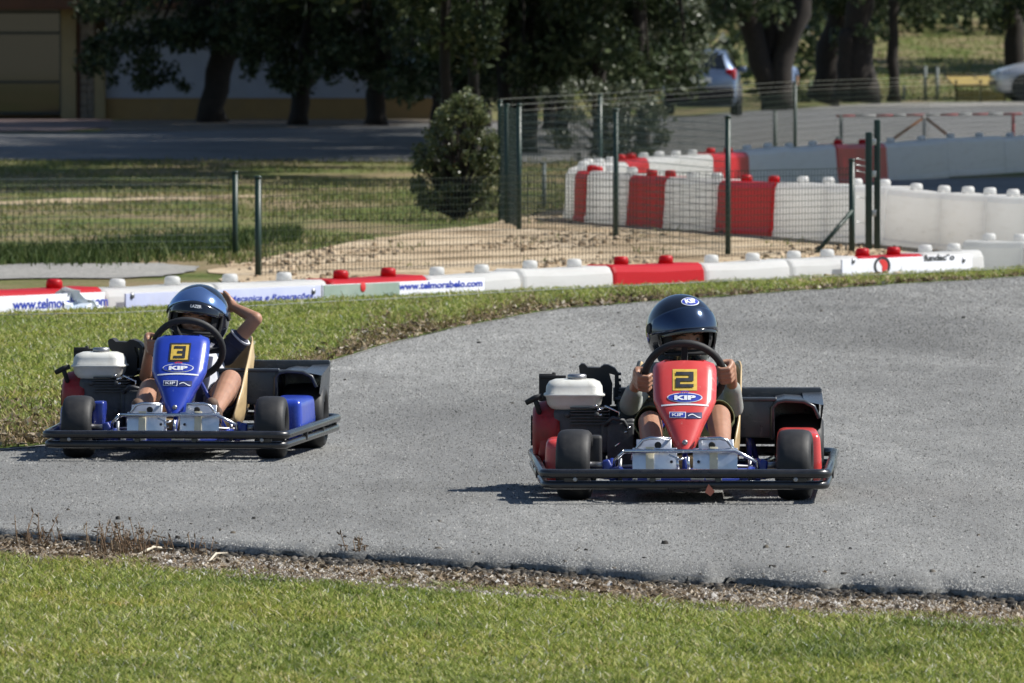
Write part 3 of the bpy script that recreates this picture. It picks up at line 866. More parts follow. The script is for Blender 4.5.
o, L, txt, bolt = sign(838, 968, -.30, zf(890, 257.5), M['sign_white'], 'white board with round red and black emblem at right of the front row')
def disc(name, x_, z_, r0, r1, a0, a1, m, yy):
    mb = MB(); n_ = 20
    vs = []; fs = []
    for i in range(n_ + 1):
        q = a0 + (a1 - a0) * i / n_
        vs += [(x_ + math.cos(q) * r0 * 1.75, yy, z_ + math.sin(q) * r0), (x_ + math.cos(q) * r1 * 1.75, yy, z_ + math.sin(q) * r1)]
    for i in range(n_): fs.append((2 * i, 2 * i + 1, 2 * i + 3, 2 * i + 2))
    mb.faces(vs, fs); return mb.build(name, m, o)
ex, ez = L * .30, zf(877, 266)
disc('emblem_ring', ex, ez, .052, .072, 0, 6.2832, M['ink'], -.0085)
disc('emblem_half', ex, ez, .0, .049, -1.57, 2.2, M['red_ink'], -.0085)
txt('fundação', L * .62, L * .86, zf(915, 261), .06, M['castgrey'], .003)
bolt(L * .08, zf(847, 261)); bolt(L * .93, zf(955, 260))
# red strip that folds over the top of the emblem board
# crumpled flyer lying over the leftmost red block
p = fpt(70); mb = MB(); rg = random.Random(4)
g = {}
def crf(u, v):
    k = (round(u * 9), round(v * 7))
    if k not in g: g[k] = (rg.uniform(-.025, .025), rg.uniform(-.03, .03), rg.uniform(-.02, .02))
    j = g[k]; w_ = .5 - .22 * abs(v - .5)
    return Vector(((u - .5) * .40 * (1 - .35 * v) + j[0], -.06 + .05 * v + j[1] * 1.4, -.10 + .20 * v * (1 - .55 * u) + j[2]))
mb.grid(crf, 9, 7, False)
M['flyer'] = simple('crumpled_flyer_print', (.72, .74, .74), .5, 0, .05, 8, dirt=((.06, .22, .50), .95))
o = mb.build('crumpled_flyer', M['flyer'], solid=.002); o.location = (p.x - n_away.x * .06, p.y - n_away.y * .06, .06); o.rotation_euler = (0, 0, angF * .4)
tag(o, 'crumpled white and blue plastic flyer hanging over the leftmost red block', 'flyer')
# thin pale rope lying along the verge
mb = MB(); pts = []
for i, (px, py) in enumerate(((-40, 316), (60, 313.5), (110, 313), (200, 309), (300, 303), (420, 297), (540, 290), (680, 283), (800, 277.5), (900, 273.5), (1060, 266))):
    v = gnd(px, py, .03); pts.append(v)
mb.tube(pts, .0032, 6)
tag(mb.build('rope', simple('pale_rope', (.20, .21, .20), .6)), 'thin pale rope lying in the grass along the front row of blocks', 'rope')

# ------------------------------------------------------------------ fences
def wire_prism(mb, a, b_, r):
    a, b_ = Vector(a), Vector(b_); t = (b_ - a).normalized()
    u = t.orthogonal().normalized(); w_ = t.cross(u)
    vs = [q + (u * math.cos(k * 2.0944) + w_ * math.sin(k * 2.0944)) * r for q in (a, b_) for k in range(3)]
    mb.faces(vs, [(0, 1, 4, 3), (1, 2, 5, 4), (2, 0, 3, 5)])
def fence(label, pts, h, sp=.05, hsp=.05, r=.0016, post_r=.024, posts=None, strands=0, nverts=True, zoff=0.0, mat='wire', base_z=None, group=None):
    """pts: (x,y) corners. Returns the fence Empty; mesh panel, posts and strands are parts."""
    pts = [Vector((p[0], p[1])) for p in pts]
    o = empty('wire_fence', (pts[0].x, pts[0].y, 0), 0, label, 'fence', group)
    org = Vector((pts[0].x, pts[0].y, 0))
    mb = MB(); st = MB()
    for a, b_ in zip(pts[:-1], pts[1:]):
        L = (b_ - a).length; n_ = max(1, int(L / sp))
        za = 0.02 if base_z is None else base_z
        if nverts:
            for i in range(n_):
                q = a.lerp(b_, i / n_)
                wire_prism(mb, Vector((q.x, q.y, za)) - org, Vector((q.x, q.y, h)) - org, r)
        z_ = za
        while z_ <= h + .001:
            wire_prism(mb, Vector((a.x, a.y, z_)) - org, Vector((b_.x, b_.y, z_)) - org, r * 1.1); z_ += hsp
        for k in range(strands):
            zz = h + .03 + .06 * k
            wire_prism(st, Vector((a.x, a.y, zz)) - org, Vector((b_.x, b_.y, zz)) - org, .0028)
    mb.build('wire_mesh', M[mat], o)
    if strands: st.build('strand', M['galv'], o)
    else: st.bm.free()
    for (x_, y_, hh) in (posts if posts is not None else [(p.x, p.y, h + .05) for p in pts]):
        m2 = MB(); m2.tube([(x_ - org.x, y_ - org.y, -.25), (x_ - org.x, y_ - org.y, hh)], post_r, 10)
        m2.lathe([(hh - .002, post_r * 1.15), (hh + .014, post_r * 1.1), (hh + .02, post_r * .5)], (x_ - org.x, y_ - org.y, 0), 'Z', 10)
        m2.build('post', M['fence'], o)
    return o
# low fence running right behind the front row
A = P2(258, 66.6); B = P2(852, 74.0)
def lerp2(a, b_, t): return (a[0] + (b_[0] - a[0]) * t, a[1] + (b_[1] - a[1]) * t)
fl = fence('low green wire mesh fence between the left dark post and the braced post', [A, B], .69, .05, .05, .0023,
      posts=[(A[0], A[1], .71), (P2(728, 73.3)[0], 73.35, 1.09), (B[0], B[1], .74)], base_z=-.02)
m2 = MB(); m2.tube([(B[0] - A[0] - .30, .0 + B[1] - A[1] - .25, 0), (B[0] - A[0], B[1] - A[1] - .03, .34)], .018, 8); m2.build('brace', M['fence'], fl)
C = P2(235, 73.0)
fence('low grey posted wire mesh fence at the left running out of frame', [C, (-6.2, 71.0)], .62, .05, .05, .0024, posts=[(C[0], C[1], .655), (-6.2, 71.0, .65)], mat='wire')
# tall fence round the corner
P0, P1, PP2, P3 = P2(500, 87.5), P2(519, 83.0), P2(616, 79.6), P2(728, 73.3)
fence('tall green fence corner with three posts in front of the red and white wall', [P0, P1, PP2, P3], 1.09, .11, .06, .0026, posts=[(P0[0], P0[1], 1.12), (P2(507, 85.5)[0], 85.5, 1.1), (P1[0], P1[1], 1.12), (PP2[0], PP2[1], 1.10)], strands=0)
Nn = [P0, P2(600, 96.5), P2(696, 109.5), P2(795, 125.5), P2(930, 141), P2(1100, 156)]
fence('far green wire fence behind the hairpin wall with bare wires on top', Nn, 1.0, .14, .08, .0026, posts=[(p[0], p[1], 1.13) for p in (Nn[1], Nn[3], Nn[5])], strands=3)
# double gate post
o = empty('gate_post', (P2(873, 75.0)[0], 75.0, 0), 0, 'pair of tall dark green gate posts joined by hinges, before the white wall', 'post')
m2 = MB(); m2.box((-.035, 0, .47), (.055, .055, .98), .006); m2.build('post', M['fence'], o)
m2 = MB(); m2.box((.035, .05, .52), (.05, .07, 1.08), .006); m2.build('post', M['fence'], o)
m2 = MB()
for z_ in (.30, .62, .88): m2.box((0, .01, z_), (.05, .03, .05), .004)
for z_ in (.22, .42, .63, .68, .73): m2.tube([(-.15, -.4, z_ + .02), (-.06, .0, z_)], .004, 6)
m2.build('hinge', M['galv'], o)
# short dark post in the grass
def lone_post(px, d, ztop, r, mat, label, group='single posts standing in the grass'):
    x_, y_ = P2(px, d); o = MB(); o.tube([(0, 0, -.05), (0, 0, ztop)], r, 10); o.lathe([(ztop - .001, r * 1.1), (ztop + .015, r * .9), (ztop + .02, r * .3)], (0, 0, 0), 'Z', 10)
    q = o.build('post', mat); q.location = (x_, y_, float(ground_z(x_, y_))); return tag(q, label, 'post', group)
lone_post(544, 94, .45, .022, M['greypost'], 'short dark post standing in the grass left of the hairpin wall tip')
lone_post(775, 128, .72, .03, M['greypost'], 'brown post behind the far wall, left of the tall green post')
lone_post(838, 122, .42, .028, M['greypost'], 'stubby dark post behind the shaded far wall near the red white rail')
lone_post(925, 262, .98, .05, M['greypost'], 'tall grey post left of the yellow shelter')
lone_post(937, 262, .95, .05, M['greypost'], 'grey post nearest the yellow shelter')
lone_post(904, 262, .42, .04, M['greypost'], 'short grey post between the thin trunk and the grey posts')

# red and white guard rail
y_ = 150.0; s_ = F / y_
def rx(px): return (px - 512) / s_
def rz(py): return CAMZ - (py - 41) / s_
o = empty('guard_rail', (rx(924), y_, .03), 0, 'low red and white road barrier rail with diagonal braces', 'barrier rail')
def loc(px, py): return Vector((rx(px) - rx(924), 0, rz(py) - .03))
segs = [(836, 855), (855, 876), (876, 893), (893, 906), (906, 924), (924, 940), (940, 958), (958, 972), (972, 988), (988, 1003), (1003, 1022)]
for i, (a, b_) in enumerate(segs):
    m2 = MB(); m2.tube([loc(a, 116 - (a - 836) * .012), loc(b_, 116 - (b_ - 836) * .012)], .017, 8)
    m2.build('rail', M['rail_red'] if i % 2 == 0 else M['rail_white'], o)
for px in (841, 924, 1013):
    m2 = MB(); a = loc(px, 115); m2.tube([(a.x, a.y, 0), a], .026, 8); m2.build('post', M['rail_red'] if px == 1013 else M['rail_white'] if px == 924 else M['greypost'], o)
for (a, b_) in (((923, 118), (890, 141)), ((926, 118), (955, 141))):
    m2 = MB(); m2.tube([loc(*a), loc(*b_)], .022, 8); m2.build('brace', M['rust'], o)

# yellow slatted shelter
M['yellow_wood'] = simple('yellow_planks', (.30, .22, .06), .7, 0, .12, 14, dirt=((.2, .14, .05), .4))
M['dark_wood'] = simple('dark_timber', (.06, .045, .03), .8, 0, .2, 14)
d = 259.0; s_ = F / d; x0 = (957 - 512) / s_
o = empty('shelter', (x0, d, float(ground_z(x0, d))), 0, 'low yellow wooden shelter with sloping roof beside the silver car', 'shelter')
def sx(px): return (px - 957) / s_
for (a, b_) in ((957, 979), (982, 1004)):
    m2 = MB(); n_ = 5
    for i in range(n_):
        u0 = a + (b_ - a) * i / n_; u1 = a + (b_ - a) * (i + 1) / n_ - .4
        m2.box(((sx(u0) + sx(u1)) / 2, 0, .17), (sx(u1) - sx(u0), .03, .30), .004)
    m2.build('panel', M['yellow_wood'], o)
m2 = MB()
for px in (956, 980.5, 1005): m2.box((sx(px), .05, .30), (.06, .06, .62), .005)
for px in (946, 975, 1004): m2.tube([(sx(px), .9, .70), (sx(px + 9), -.05, .42)], .025, 6)
m2.build('frame', M['dark_wood'], o)
m2 = MB(); m2.faces([(sx(946), .95, .71), (sx(1006), .95, .71), (sx(1012), -.15, .44), (sx(955), -.15, .44)], [(0, 1, 2, 3)]); m2.build('roof', M['yellow_wood'], o, solid=.03)
m2 = MB(); m2.tube([(sx(945), .96, .73), (sx(1007), .96, .73)], .025, 6); m2.tube([(sx(954), -.16, .45), (sx(1012), -.16, .45)], .022, 6); m2.build('roof_edge', M['dark_wood'], o)

# ------------------------------------------------------------------ trees and bushes
CORK = simple('cork_bark', (.020, .015, .012), .95, 0, .45, 9, bmp=.9)
CORK_RED = simple('stripped_cork_bark', (.10, .045, .03), .95, 0, .35, 9, bmp=.7)
LEAF = {
 'dark': leafmat('dark_oak_leaves', [(0, (.022, .034, .016)), (.5, (.042, .060, .028)), (.9, (.075, .095, .045)), (1, (.13, .145, .08))], .25, .4),
 'olive': leafmat('olive_leaves', [(0, (.045, .058, .034)), (.5, (.09, .11, .066)), (.88, (.16, .18, .11)), (1, (.30, .31, .23))], .25, .38, .55),
 'bush': leafmat('bush_leaves', [(0, (.04, .06, .02)), (.5, (.095, .12, .042)), (.9, (.18, .19, .08)), (1, (.28, .27, .15))], .28, .38, .5),
}
def leaves(name, clumps, size, per, mat, parent, org, flat=1.0, seed=0):
    """clumps: (centre, radius). small folded leaf quads spread through each clump"""
    rg = np.random.default_rng(seed)
    P = []
    for c, r in clumps:
        n_ = max(6, int(per * r * r))
        v = rg.standard_normal((n_, 3)); v /= np.linalg.norm(v, axis=1)[:, None]
        v *= (rg.random(n_) ** .45)[:, None] * r * np.array([1, 1, .82 * flat])
        P.append(v + np.array(c))
    C = np.concatenate(P) - np.array(org); n_ = len(C)
    u = rg.standard_normal((n_, 3)); u /= np.linalg.norm(u, axis=1)[:, None]
    w_ = rg.standard_normal((n_, 3)); w_ -= u * (u * w_).sum(1)[:, None]; w_ /= np.linalg.norm(w_, axis=1)[:, None]
    s = (size * rg.uniform(.5, 1.3, n_))[:, None]
    V = np.stack([C - u * s, C + w_ * s * .5, C + u * s, C - w_ * s * .5], 1).reshape(-1, 3)
    return np_mesh(name, V, np.arange(n_ * 4).reshape(n_, 4), mat, parent)
def trunk_mesh(name, paths, mat, parent, seed=0):
    """tapered, slightly crooked trunk and limbs in one mesh"""
    rg = random.Random(seed); mb = MB()
    for pts, r0, r1 in paths:
        pts = [Vector(p) for p in pts]; out = []; rr = []
        n_ = 9
        for i in range(n_ + 1):
            t = i / n_ * (len(pts) - 1); k = min(int(t), len(pts) - 2); q = pts[k].lerp(pts[k + 1], t - k)
            rad = r0 + (r1 - r0) * (i / n_)
            if i == 0: rad *= 1.25
            out.append(q + Vector((rg.gauss(0, .06), rg.gauss(0, .06), 0)) * rad * 2 * (0 if i == 0 else 1)); rr.append(rad * rg.uniform(.92, 1.08))
        mb.tube(out, rr, 12)
    return mb.build(name, mat, parent)
def crown_clumps(c, rad, n_, rc, seed, hollow=.55):
    rg = np.random.default_rng(seed); out = []
    while len(out) < n_:
        v = rg.standard_normal(3); v /= np.linalg.norm(v)
        k = hollow + (1 - hollow) * rg.random()
        out.append((np.array(c) + v * k * np.array(rad), rc * rg.uniform(.6, 1.25)))
    return out
def tree(px, d, label, trunk, crown, leaf='dark', size=.07, per=260, skirts=(), seed=1, bark=None, n_=34, rc=.85, cat='tree', group='oak trees round the car park'):
    """trunk: list of (list of (px,py,dd) pixel points at distance d+dd, r0, r1). crown: (px, z, dd, rx, ry, rz)"""
    x_ = (px - 512) / F * d
    base = Vector((x_, d, float(ground_z(x_, d)) - .02))
    o = empty('tree', base, 0, label, cat, group)
    paths = []
    for pts, r0, r1 in trunk:
        paths.append(([at(a, b_, d + dd) - base for a, b_, dd in pts], r0, r1))
    clumps = []
    if crown:
        cpx, cz, dd, rx_, ry_, rz_ = crown
        c = np.array([(cpx - 512) / F * (d + dd), d + dd, cz])
        clumps = crown_clumps(c, (rx_, ry_, rz_), n_, rc, seed)
        top = paths[0][0][-1]
        for k in range(0, len(clumps), 5):
            q = Vector(clumps[k][0]) - base
            paths.append(([top, top.lerp(q, .5) + Vector((0, 0, .2)), q], paths[0][2] * .6, .03))
    rg = random.Random(seed)
    for (a, b_, dd, r) in skirts:
        p = at(a, b_, d + dd); clumps.append((np.array(p), r))
        q = p - base
        if rg.random() < .3:
            up = paths[0][0][-1].lerp(q + Vector((0, 0, 1.6)), .7)
            paths.append(([up, q.lerp(up, .4) + Vector((0, 0, .25)), q], .035, .008))
    trunk_mesh('trunk', paths, bark or CORK, o, seed)
    if clumps: leaves('crown', clumps, size, per, LEAF[leaf], o, base, 1.0, seed)
    return o
rg = random.Random(5)
def skirt_px(x0, x1, y0, y1, n_, r0, r1, dd=1.5, edge=None):
    out = []
    for i in range(n_):
        a = rg.uniform(x0, x1); b_ = rg.uniform(y0, y1)
        if edge: b_ = min(b_, edge(a))
        out.append((a, b_, rg.uniform(-dd, dd), rg.uniform(r0, r1)))
    return out
# left: trunk leaning right, leaves hanging in front of the white wall
tree(212, 192, 'thick leaning tree trunk in front of the white wall at left',
     [([(212, 123, 0), (214, 85, 0), (224, 50, 0), (234, 10, 0), (240, -30, 0)], .29, .23), ([(222, 50, 0), (210, 20, -.3), (190, -30, -.5)], .2, .14)],
     (225, 5.6, 0, 4.6, 4.2, 2.3), 'dark', .075, 800, seed=3,
     skirts=skirt_px(85, 118, -10, 66, 12, .22, .45) + skirt_px(118, 205, -10, 44, 26, .25, .45) + skirt_px(128, 185, 40, 88, 18, .16, .30) + skirt_px(80, 112, 40, 82, 9, .16, .28) + skirt_px(190, 300, -12, 52, 40, .26, .48) + skirt_px(238, 262, 15, 80, 9, .2, .32))
tree(300, 186, 'slimmer dark trunk right of the leaning tree by the white wall',
     [([(298, 126, 0), (300, 100, 0), (306, 70, 0), (312, 20, 0), (316, -30, 0)], .2, .15)],
     (330, 5.2, 0, 4.0, 3.6, 2.4), 'dark', .075, 800, seed=8,
     skirts=skirt_px(245, 352, -10, 84, 52, .26, .5) + skirt_px(255, 300, 40, 88, 9, .15, .3))
tree(378, 184, 'dark trunk half hidden under the big olive crown',
     [([(376, 125, 0), (376, 95, 0), (382, 60, 0), (390, -20, 0)], .2, .16)],
     (400, 5.0, 0, 4.2, 3.6, 2.6), 'dark', .075, 800, seed=12,
     skirts=skirt_px(325, 470, -10, 90, 64, .28, .5) + skirt_px(370, 440, 70, 104, 14, .2, .35))
# the wide olive in the middle
tree(520, 152, 'wide grey green olive tree over the middle of the picture',
     [([(520, 142, 0), (516, 110, 0), (522, 70, 0), (515, 10, 0), (510, -30, 0)], .14, .11), ([(520, 80, 0), (560, 40, 0), (600, -10, 0)], .12, .08)],
     (520, 4.3, 0, 3.7, 3.0, 2.1), 'olive', .050, 1500, seed=21, rc=.7, n_=46, group='olive trees and bushes',
     skirts=skirt_px(430, 705, -12, 62, 70, .25, .45, 1.2, lambda a: 95 if a < 620 else 70) + skirt_px(440, 600, 50, 104, 40, .2, .4, 1.0) + skirt_px(600, 690, 40, 84, 16, .18, .36, 1.0) + skirt_px(665, 712, -12, 50, 12, .18, .36, 1.0) + skirt_px(630, 662, 30, 92, 16, .18, .32, 1.0))
# right: forked trunk and the group behind the car park
tree(775, 226, 'forked dark trunk to the right of the parked blue car',
     [([(776, 112, 0), (766, 75, 0), (752, 35, 0), (742, -20, 0)], .32, .26), ([(778, 108, 0), (780, 70, 0), (792, 30, 0), (806, -20, 0)], .32, .24), ([(768, 60, .3), (772, 20, .3), (770, -30, .3)], .22, .2)],
     (775, 7.0, 0, 5.5, 5.0, 2.8), 'dark', .10, 420, seed=31,
     skirts=skirt_px(712, 800, -14, 12, 16, .4, .6) + skirt_px(708, 730, -5, 26, 5, .3, .5))
tree(828, 240, 'left dark trunk of the pair behind the car park, leaning left at base',
     [([(822, 101, 0), (828, 60, 0), (838, 20, 0), (846, -20, 0)], .36, .30)], (835, 7.0, 1, 4.5, 4.5, 2.6), 'dark', .10, 420, seed=36,
     skirts=skirt_px(812, 850, -14, 22, 10, .35, .55) + skirt_px(838, 856, 10, 58, 9, .25, .4, 1.5))
tree(856, 238, 'stoutest dark trunk behind the car park with a second stem on its left',
     [([(862, 101, 0), (860, 60, 0), (858, 25, 0), (862, -20, 0)], .42, .32), ([(842, 101, -.2), (845, 70, -.2), (848, 30, -.2)], .26, .2)], (868, 7.4, 0, 4.8, 4.5, 2.6), 'dark', .10, 420, seed=41, bark=CORK,
     skirts=skirt_px(850, 880, -14, 34, 9, .3, .5) + skirt_px(880, 1000, -16, 4, 16, .35, .6))
tree(894, 256, 'thin straight trunk standing alone before the sunlit slope',
     [([(894, 103, 0), (894, 60, 0), (893, 20, 0), (893, -20, 0)], .16, .14)], (900, 7.8, 0, 3.6, 3.4, 2.2), 'dark', .10, 420, seed=44,
     skirts=skirt_px(870, 960, -16, 14, 14, .35, .6))
tree(1015, 266, 'dark curved trunk at the top right behind the silver car',
     [([(1012, 100, 0), (1013, 70, 0), (1016, 35, 0), (1008, 5, 0), (1000, -20, 0)], .30, .26)], (1010, 7.0, 0, 4.5, 4.5, 2.5), 'dark', .10, 420, seed=47,
     skirts=skirt_px(975, 1040, -14, 16, 14, .35, .6) + skirt_px(985, 1000, 0, 30, 4, .3, .45))
# tall trees standing well right of the picture: their shade lies on the far wall
for i, (x_, d, lb) in enumerate(((14.4, 105.5, 'nearest of the tall trees right of the hairpin wall, outside the frame'), (14.9, 112, 'middle tall tree right of the hairpin wall, outside the frame'), (15.4, 119, 'farthest of the tall trees right of the hairpin wall, outside the frame'))):
    px = 512 + x_ * F / d; yb = 41 + CAMZ * F / d; s_ = F / d
    tree(px, d, lb, [([(px, yb, 0), (px + 6, yb - 3 * s_, 0), (px - 6, yb - 6 * s_, 0), (px, yb - 9 * s_, 0)], .26, .16)], (px, 10.4, 0, 2.5, 4.3, 1.9), 'olive', .11, 900, seed=51 + i, n_=130, rc=.8)
tree(1560, 318, 'added tree far right, outside the frame, shading the sunlit rise', [([(1560, 90, 0), (1562, 40, 0), (1558, -40, 0), (1555, -160, 0)], .3, .2)], (1140, 8.6, 0, 4.2, 14.0, 1.8), 'dark', .2, 300, seed=71, n_=110, rc=1.1)  # unseen tree added, crown set apart to shade a band of the rise
# grove added behind the olive: its crowns stretched to shade road and field
for i, (px, d, cz, lb) in enumerate(((436, 168, 6.0, 'added shade tree behind the upright bush, left of the tall fence'), (484, 181, 6.8, 'added shade tree in the grove behind the fence corner'), (560, 158, 5.2, 'added shade tree in the grove left of the loose olive bush'), (596, 172, 6.4, 'added shade tree hidden behind the loose olive bush'), (642, 146, 5.6, 'added shade tree right of the loose olive bush, by the road'), (447, 112, 4.6, 'slim added shade tree behind the upright bush, nearest to it'), (474, 124, 5.2, 'slim added shade tree behind the right half of the upright bush'), (462, 150, 6.4, 'added shade tree behind the upright bush, second from the road'), (530, 192, 7.0, 'farthest added shade tree of the grove, behind the fence corner'), (530, 140, 7.4, 'slim added shade tree just right of the fence corner'), (548, 176, 7.6, 'slim added shade tree behind the gap between fence corner and olive bush'), (600, 138, 4.8, 'slim added shade tree right behind the loose olive bush'), (622, 160, 5.0, 'slim added shade tree behind the right half of the olive bush'), (566, 193, 6.5, 'farthest slim added shade tree near the building end'), (505, 139, 5.4, 'nearest added shade tree of the grove, behind the fence corner'))):
    yb = 41 + CAMZ * F / d
    tree(px, d, lb, [([(px, yb + 2, 0), (px + 2, yb - 30, 0), (px - 3, 30, 0), (px + 4, -90, 0)], .08 if d < 135 else .12, .06 if d < 135 else .09)], (px - 20, cz, 0, 3.8, 10.0, 1.9), 'dark', .08, 900, seed=81 + i, n_=72, rc=1.05,
         skirts=skirt_px(px - 70, px + 60, -14, 84, 18, .3, .55) if d > 130 else skirt_px(px - 50, px + 45, -14, 56, 16, .2, .34))
def bush(px, d, label, clumps, leaf, size, per, seed, stem_h=.4):
    x_ = (px - 512) / F * d; base = Vector((x_, d, float(ground_z(x_, d)) - .02))
    o = empty('bush', base, 0, label, 'bush', 'olive trees and bushes')
    cl = [(np.array(at(a, b_, d + dd)), r) for a, b_, dd, r in clumps]
    paths = []
    for c, r in cl[::2]:
        q = Vector(c) - base; paths.append(([Vector((0, 0, 0)), Vector((q.x * .3, q.y * .3, q.z * .5)), q], .016, .004))
    trunk_mesh('stem', paths, CORK, o, seed)
    leaves('foliage', cl, size, per, LEAF[leaf], o, base, 1.0, seed)
    return o
rg = random.Random(9)
s = F / 87.6
cl = []
for i in range(240):
    t = rg.random(); py = 98 + 112 * t
    half = np.interp(py, [92, 108, 130, 160, 190, 215], [5, 18, 32, 42, 43, 32]); cx = np.interp(py, [92, 110, 160, 215], [468, 463, 458, 458])
    e_ = rg.random(); cl.append((cx + rg.uniform(-1, 1) * half * (1.0 if e_ < .7 else 1.16), py - (9 if e_ > .85 else 0), rg.uniform(-.3, .3), rg.uniform(.045, .105) if e_ < .6 else rg.uniform(.02, .05)))
bush(458, 87.6, 'dense upright bush standing alone left of the tall fence corner', cl, 'bush', .020, 14000, 61)
cl = []
for i in range(110):
    t = rg.random(); py = 80 + 86 * t
    half = np.interp(py, [75, 95, 120, 150, 168], [28, 58, 62, 50, 36]); cx = np.interp(py, [75, 120, 168], [612, 606, 612])
    e_ = rg.random(); cl.append((cx + rg.uniform(-1, 1) * half * (1.0 if e_ < .65 else 1.18), py - (10 if e_ > .8 else 0), rg.uniform(-.5, .5), rg.uniform(.09, .18) if e_ < .65 else rg.uniform(.03, .08)))
bush(608, 125, 'loose grey green olive bush behind the left end of the hairpin wall', cl, 'olive', .032, 4600, 66)

# distant wood closing the view
rg = np.random.default_rng(5)
cl = []
for i in range(900):
    x_ = rg.uniform(-34, 46); y_ = rg.uniform(366, 425)
    cl.append((np.array([x_, y_, ground_z(x_, y_) + rg.uniform(.2, 11)]), rg.uniform(1.0, 2.2)))
for i in range(150):
    x_ = rg.uniform(-30, 9); y_ = rg.uniform(250, 300)
    cl.append((np.array([x_, y_, rg.uniform(.2, 8)]), rg.uniform(.8, 1.8)))
o = leaves('distant_woods', cl, .28, 34, LEAF['dark'], None, (0, 0, 0), 1.0, 77)
tag(o, 'dark wood far behind the trees and the building', 'woods', kind='stuff')

# ------------------------------------------------------------------ building on the left
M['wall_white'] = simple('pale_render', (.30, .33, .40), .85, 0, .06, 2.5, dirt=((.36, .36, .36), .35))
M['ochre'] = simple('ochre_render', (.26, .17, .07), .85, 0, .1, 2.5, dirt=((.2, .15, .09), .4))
M['pale_ochre'] = simple('yellow_pilaster', (.27, .22, .12), .85, 0, .08, 2.5)  # paler yellow render of the pilaster and pillar
M['brown_trim'] = simple('brown_trim', (.10, .045, .025), .8, 0, .2, 5)
M['tile'] = simple('terracotta_tiles', (.33, .13, .07), .8, 0, .2, 8)
M['stonecol'] = simple('stone_blocks', (.22, .19, .15), .9, 0, .25, 6)
M['dark_frame'] = simple('dark_window_frame', (.012, .02, .018), .4, 0, .2, 6)
m, nt, b, out = new_mat('shop_glass'); setb(b, rough=.03, spec=.9); b.inputs['Base Color'].default_value = (.02, .022, .02, 1); M['shopglass'] = m
d = 200.0; s_ = F / d
o = empty('building', ((100 - 512) / s_, d, 0), 0, 'shaded single storey building with shop window, ochre base and pale wall', 'building')
def bx(px): return (px - 100) / s_
def bz(py): return CAMZ - (py - 41) / s_
def bbox(mb, p0, p1, y0, y1, q0, q1, bev=0):
    mb.box(((bx(p0) + bx(p1)) / 2, (y0 + y1) / 2, (bz(q0) + bz(q1)) / 2), (bx(p1) - bx(p0), y1 - y0, bz(q0) - bz(q1)), bev)
mb = MB(); bbox(mb, 106, 470, 0, 4, -70, 98); mb.build('wall', M['wall_white'], o)
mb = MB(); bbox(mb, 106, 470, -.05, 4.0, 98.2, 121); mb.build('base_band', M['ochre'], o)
mb = MB(); bbox(mb, -160, 106, .9, 4, -70, 121); mb.build('wall', M['ochre'], o, ) if False else mb.bm.free()
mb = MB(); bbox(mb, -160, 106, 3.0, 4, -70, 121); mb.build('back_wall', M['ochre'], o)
mb = MB(); bbox(mb, 62, 77, -.32, .3, 6, 119, .02); mb.build('pilaster', M['pale_ochre'], o)
mb = MB(); bbox(mb, 77.2, 80.2, -.2, .3, 6, 119); mb.build('trim', M['brown_trim'], o)
mb = MB()
for i in range(16):
    for j in range(2):
        x0 = 80.5 + j * 7.2 + (i % 2) * .0; q = 8 + i * 7
        bbox(mb, x0, x0 + 6.9, -.16 + .02 * ((i * 3 + j) % 3), .3, q, q + 6.6, .012)
mb.build('stone_pier', M['stonecol'], o)
mb = MB(); bbox(mb, 95, 105.8, -.26, .3, 40, 119, .02); mb.build('pillar', M['pale_ochre'], o)
mb = MB(); bbox(mb, -160, 62, .1, .14, 10, 115); mb.build('glass', M['shopglass'], o)
mb = MB()
for q in (12, 33, 82, 113): bbox(mb, -160, 62, .02, .12, q - 1.3, q + 1.3)
for p_ in (-60, 0 - 22, 61): bbox(mb, p_ - 1.2, p_ + 1.2, .0, .12, 10, 115)
mb.build('window_frame', M['dark_frame'], o)
mb = MB(); bbox(mb, -160, 480, -1.3, .6, -6, 9.5, .02); mb.build('eave', M['brown_trim'], o)
mb = MB()
for i in range(54):
    x0 = -160 + i * 12; mb.tube([(bx(x0), -1.45, bz(-14)), (bx(x0), 4.2, bz(-112))], .125, 6)
mb.build('roof', M['tile'], o)
mb = MB(); bbox(mb, -160, 100, -1.2, .0, 118.6, 124, .01); bbox(mb, 100, 470, -.7, -.06, 121.5, 124.5, .01); mb.build('step', simple('red_step_paving', (.20, .13, .12), .85, 0, .15, 4), o)

